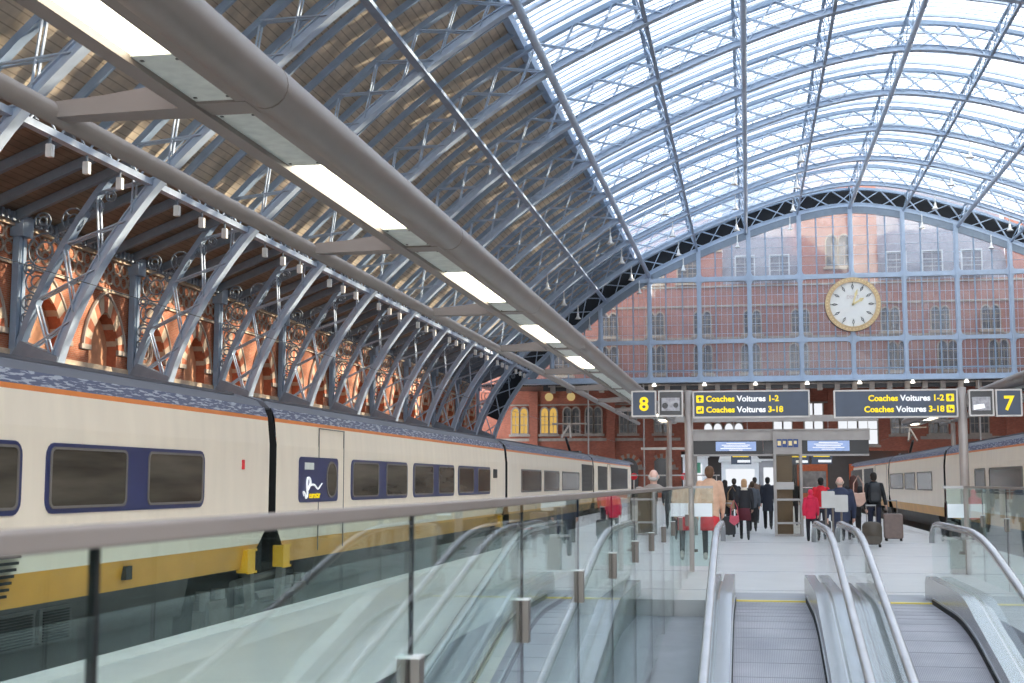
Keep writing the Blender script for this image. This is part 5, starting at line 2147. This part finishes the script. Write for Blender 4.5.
    b.build('mouth', cloth((0.45, 0.16, 0.14), 0.5), t)
    return t

BLACK = (0.012, 0.012, 0.014)
person(-0.80, 27.6, 1.92, 'person in a camel coat over a red skirt just past the glass guard', (0.63, 0.385, 0.26), (0.07, 0.07, 0.075), (0.12, 0.06, 0.03), 0.06, 0.08, 'short', 0.08, skirt=(0.55, 0.03, 0.04), shoe=(0.5, 0.45, 0.42), wide=1.02)
person(-1.50, 21.3, 1.80, 'bald person in a grey brown jacket standing behind the near handrail', (0.30, 0.25, 0.22), (0.10, 0.03, 0.03), (0.45, 0.40, 0.37), 0.0, 0.03, 'bald', 0.05, wide=1.28, skin_rgb=(0.66, 0.42, 0.34))
person(-0.14, 37.6, 1.68, 'person in black leather jacket with cream collar and burgundy skirt', (0.018, 0.018, 0.022), BLACK, (0.45, 0.27, 0.14), 0.03, 0.26, 'bob', -0.02, skirt=(0.10, 0.015, 0.025), collar=(0.75, 0.66, 0.55))
person(-0.72, 40.6, 1.66, 'person in a black coat carrying a tan shoulder bag', BLACK, (0.02, 0.02, 0.03), (0.02, 0.015, 0.012), 0.0, 0.18, 'bob', 0.2)
person(-0.52, 47.5, 1.72, 'person in a dark coat walking ahead of the tan shoulder bag', (0.02, 0.02, 0.025), BLACK, (0.03, 0.02, 0.015), 0.0, 0.15, 'short', 0.2)
person(0.22, 53.0, 1.78, 'dark haired person in a brown jacket ahead of the leather jacket', (0.16, 0.10, 0.07), BLACK, (0.03, 0.022, 0.018), 0.0, 0.2, 'short', 0.05)
person(0.62, 46.0, 1.76, 'person in a long navy coat beside the glazed column', (0.015, 0.018, 0.03), BLACK, (0.01, 0.01, 0.01), 0.0, 0.16, 'short', 0.25)
person(0.10, 44.0, 1.62, 'person in a grey anorak just ahead of the leather jacket', (0.10, 0.11, 0.13), BLACK, (0.08, 0.05, 0.03), 0.0, 0.16, 'short', 0.05)
person(1.62, 50.5, 1.72, 'person in black seen behind the glazed column', BLACK, BLACK, (0.02, 0.015, 0.01), 0.0, 0.15, 'short', 0.15)
person(1.98, 38.2, 1.72, 'person in a bright red jacket with black hair past the glazed column', (0.62, 0.015, 0.03), (0.02, 0.02, 0.03), (0.01, 0.01, 0.01), 0.0, 0.2, 'short', 0.0)
person(1.62, 36.6, 1.40, 'short person in a crimson hooded coat beside the glazed column', (0.66, 0.02, 0.07), (0.02, 0.02, 0.03), (0.66, 0.02, 0.07), 0.0, 0.15, 'hood', 0.1)
person(1.86, 28.4, 1.71, 'bald person in a navy jacket behind the blank steel plates', (0.022, 0.03, 0.065), (0.03, 0.035, 0.06), (0.40, 0.30, 0.24), 0.0, 0.12, 'bald', 0.06, wide=1.2, skin_rgb=(0.66, 0.40, 0.32))
person(2.60, 34.6, 1.76, 'person with long auburn hair in a black coat pulling the dark holdall', BLACK, BLACK, (0.06, 0.02, 0.015), 0.0, 0.18, 'long', 0.15, arm_r='pull')
person(3.42, 38.2, 1.86, 'person wearing a black backpack pulling the taupe suitcase', (0.012, 0.013, 0.016), (0.02, 0.025, 0.05), (0.02, 0.015, 0.012), 0.0, 0.2, 'short', 0.02, arm_r='pull')

# ------------------------------------------------------------------ luggage
def trolley(x, y, w, d, h, rgb, label, handle=0.35, soft=False, name='suitcase', rz=0.0):
    t = empty(name, (x, y, 0), label, 'luggage', None, rz)
    c = cloth(rgb, 0.5)
    b = MB()
    P = rrect(-w / 2, w / 2, 0.06, h, 0.06 if not soft else 0.14, 5)
    L = []
    for yy, k in ((-d / 2, 0.93), (-d / 2 + 0.03, 1.0), (d / 2 - 0.03, 1.0), (d / 2, 0.93)):
        L.append([(a * k, yy, (z - h / 2) * k + h / 2) for a, z in P])
    b.quad_loop(L)
    b.build('shell', c, t, soft)
    b = MB()
    b.box(-w / 2 + 0.05, w / 2 - 0.05, -d / 2 - 0.012, -d / 2, h * 0.12, h * 0.45)
    b.build('pocket', c, t)
    b = MB()
    for s in (-1, 1):
        b.tube([(s * w * 0.25, d / 2 - 0.04, h), (s * w * 0.25, d / 2 - 0.02, h + handle)], 0.011, 6)
    b.tube([(-w * 0.27, d / 2 - 0.02, h + handle), (w * 0.27, d / 2 - 0.02, h + handle)], 0.018, 8)
    b.build('handle', 'steel', t)
    for s in (-1, 1):
        b = MB()
        b.quad_loop([[(s * (w / 2 - 0.05) + xx, d / 2 - 0.05 + 0.045 * math.cos(2 * math.pi * k / 14), 0.045 + 0.045 * math.sin(2 * math.pi * k / 14)) for k in range(14)] for xx in (-0.02, 0.02)])
        b.build('wheel', 'rubber_black', t)
    b = MB()
    for s in (-1, 1):
        b.box(s * (w / 2 - 0.06) - 0.03, s * (w / 2 - 0.06) + 0.03, -d / 2 + 0.02, -d / 2 + 0.06, 0, 0.07)
    b.build('feet', 'rubber_black', t)
    return t
trolley(3.86, 37.7, 0.50, 0.30, 0.74, (0.20, 0.145, 0.125), 'taupe upright suitcase standing nearest the platform seven train')
trolley(2.98, 34.1, 0.46, 0.34, 0.62, (0.075, 0.060, 0.045), 'dark brown wheeled holdall behind the person with long auburn hair', 0.40, True, 'wheeled_holdall')
trolley(-0.62, 39.6, 0.42, 0.26, 0.60, (0.02, 0.02, 0.024), 'black cabin case beside the burgundy skirt', 0.38)
trolley(1.98, 37.3, 0.40, 0.26, 0.55, (0.03, 0.03, 0.035), 'black cabin case behind the person in the bright red jacket', 0.35)

t = empty('backpack', (3.42, 38.0, 1.15), 'black backpack on the person pulling the taupe suitcase', 'backpack')
b = MB()
L = []
for z, w, d in ((-0.12, 0.13, 0.06), (-0.08, 0.17, 0.10), (0.10, 0.175, 0.12), (0.30, 0.16, 0.10), (0.40, 0.12, 0.06), (0.43, 0.06, 0.03)):
    L.append([(w * math.copysign(abs(math.cos(a)) ** 0.6, math.cos(a)), -0.08 + d * math.copysign(abs(math.sin(a)) ** 0.7, math.sin(a)), z) for a in [2 * math.pi * k / 20 for k in range(20)]])
b.quad_loop(L)
b.build('main_sack', cloth((0.02, 0.022, 0.026), 0.6), t, True)
b = MB()
b.prism(rrect(-0.11, 0.11, -0.06, 0.16, 0.04, 4), (0, -0.23, 0), (1, 0, 0), (0, 0, 1), (0, 0.05, 0))
b.build('front_pocket', cloth((0.035, 0.037, 0.042), 0.6), t)
for s in (-1, 1):
    b = MB()
    b.tube([(s * 0.11, -0.02, 0.36), (s * 0.13, 0.04, 0.42), (s * 0.15, 0.20, 0.34), (s * 0.16, 0.24, 0.15), (s * 0.17, 0.10, -0.05)], 0.022, 6)
    b.build('shoulder_strap', cloth((0.02, 0.022, 0.026), 0.6), t)

def shoulder_bag(x, y, z, rgb, label, w=0.32, h=0.24, rz=0.3):
    t = empty('shoulder_bag', (x, y, z), label, 'bag', None, rz)
    b = MB()
    P = [(-w / 2, h), (-w / 2 - 0.02, h * 0.35), (-w / 2 + 0.06, 0.02), (0, -0.02), (w / 2 - 0.06, 0.02), (w / 2 + 0.02, h * 0.35), (w / 2, h), (0, h * 0.94)]
    L = []
    for yy, k in ((-0.08, 0.85), (-0.05, 1.0), (0.05, 1.0), (0.08, 0.85)):
        L.append([(a * k, yy, (c - h / 2) * k + h / 2) for a, c in P])
    b.quad_loop(L)
    b.build('bag_body', cloth(rgb, 0.55), t)
    b = MB()
    b.tube([(-w / 2 + 0.02, 0, h), (-w / 2 + 0.03, 0, h + 0.22), (0, 0, h + 0.42), (w / 2 - 0.03, 0, h + 0.22), (w / 2 - 0.02, 0, h)], 0.014, 6)
    b.build('strap', cloth(rgb, 0.55), t)
shoulder_bag(-0.50, 40.3, 0.82, (0.30, 0.18, 0.09), 'tan leather bag at the hip of the person in black')
shoulder_bag(2.70, 34.36, 1.0, (0.55, 0.36, 0.29), 'pale pink bag under the arm of the person with auburn hair', 0.30, 0.34)
shoulder_bag(-0.42, 37.4, 0.42, (0.55, 0.08, 0.12), 'small pink red carrier held by the person in the leather jacket', 0.24, 0.26, 0)
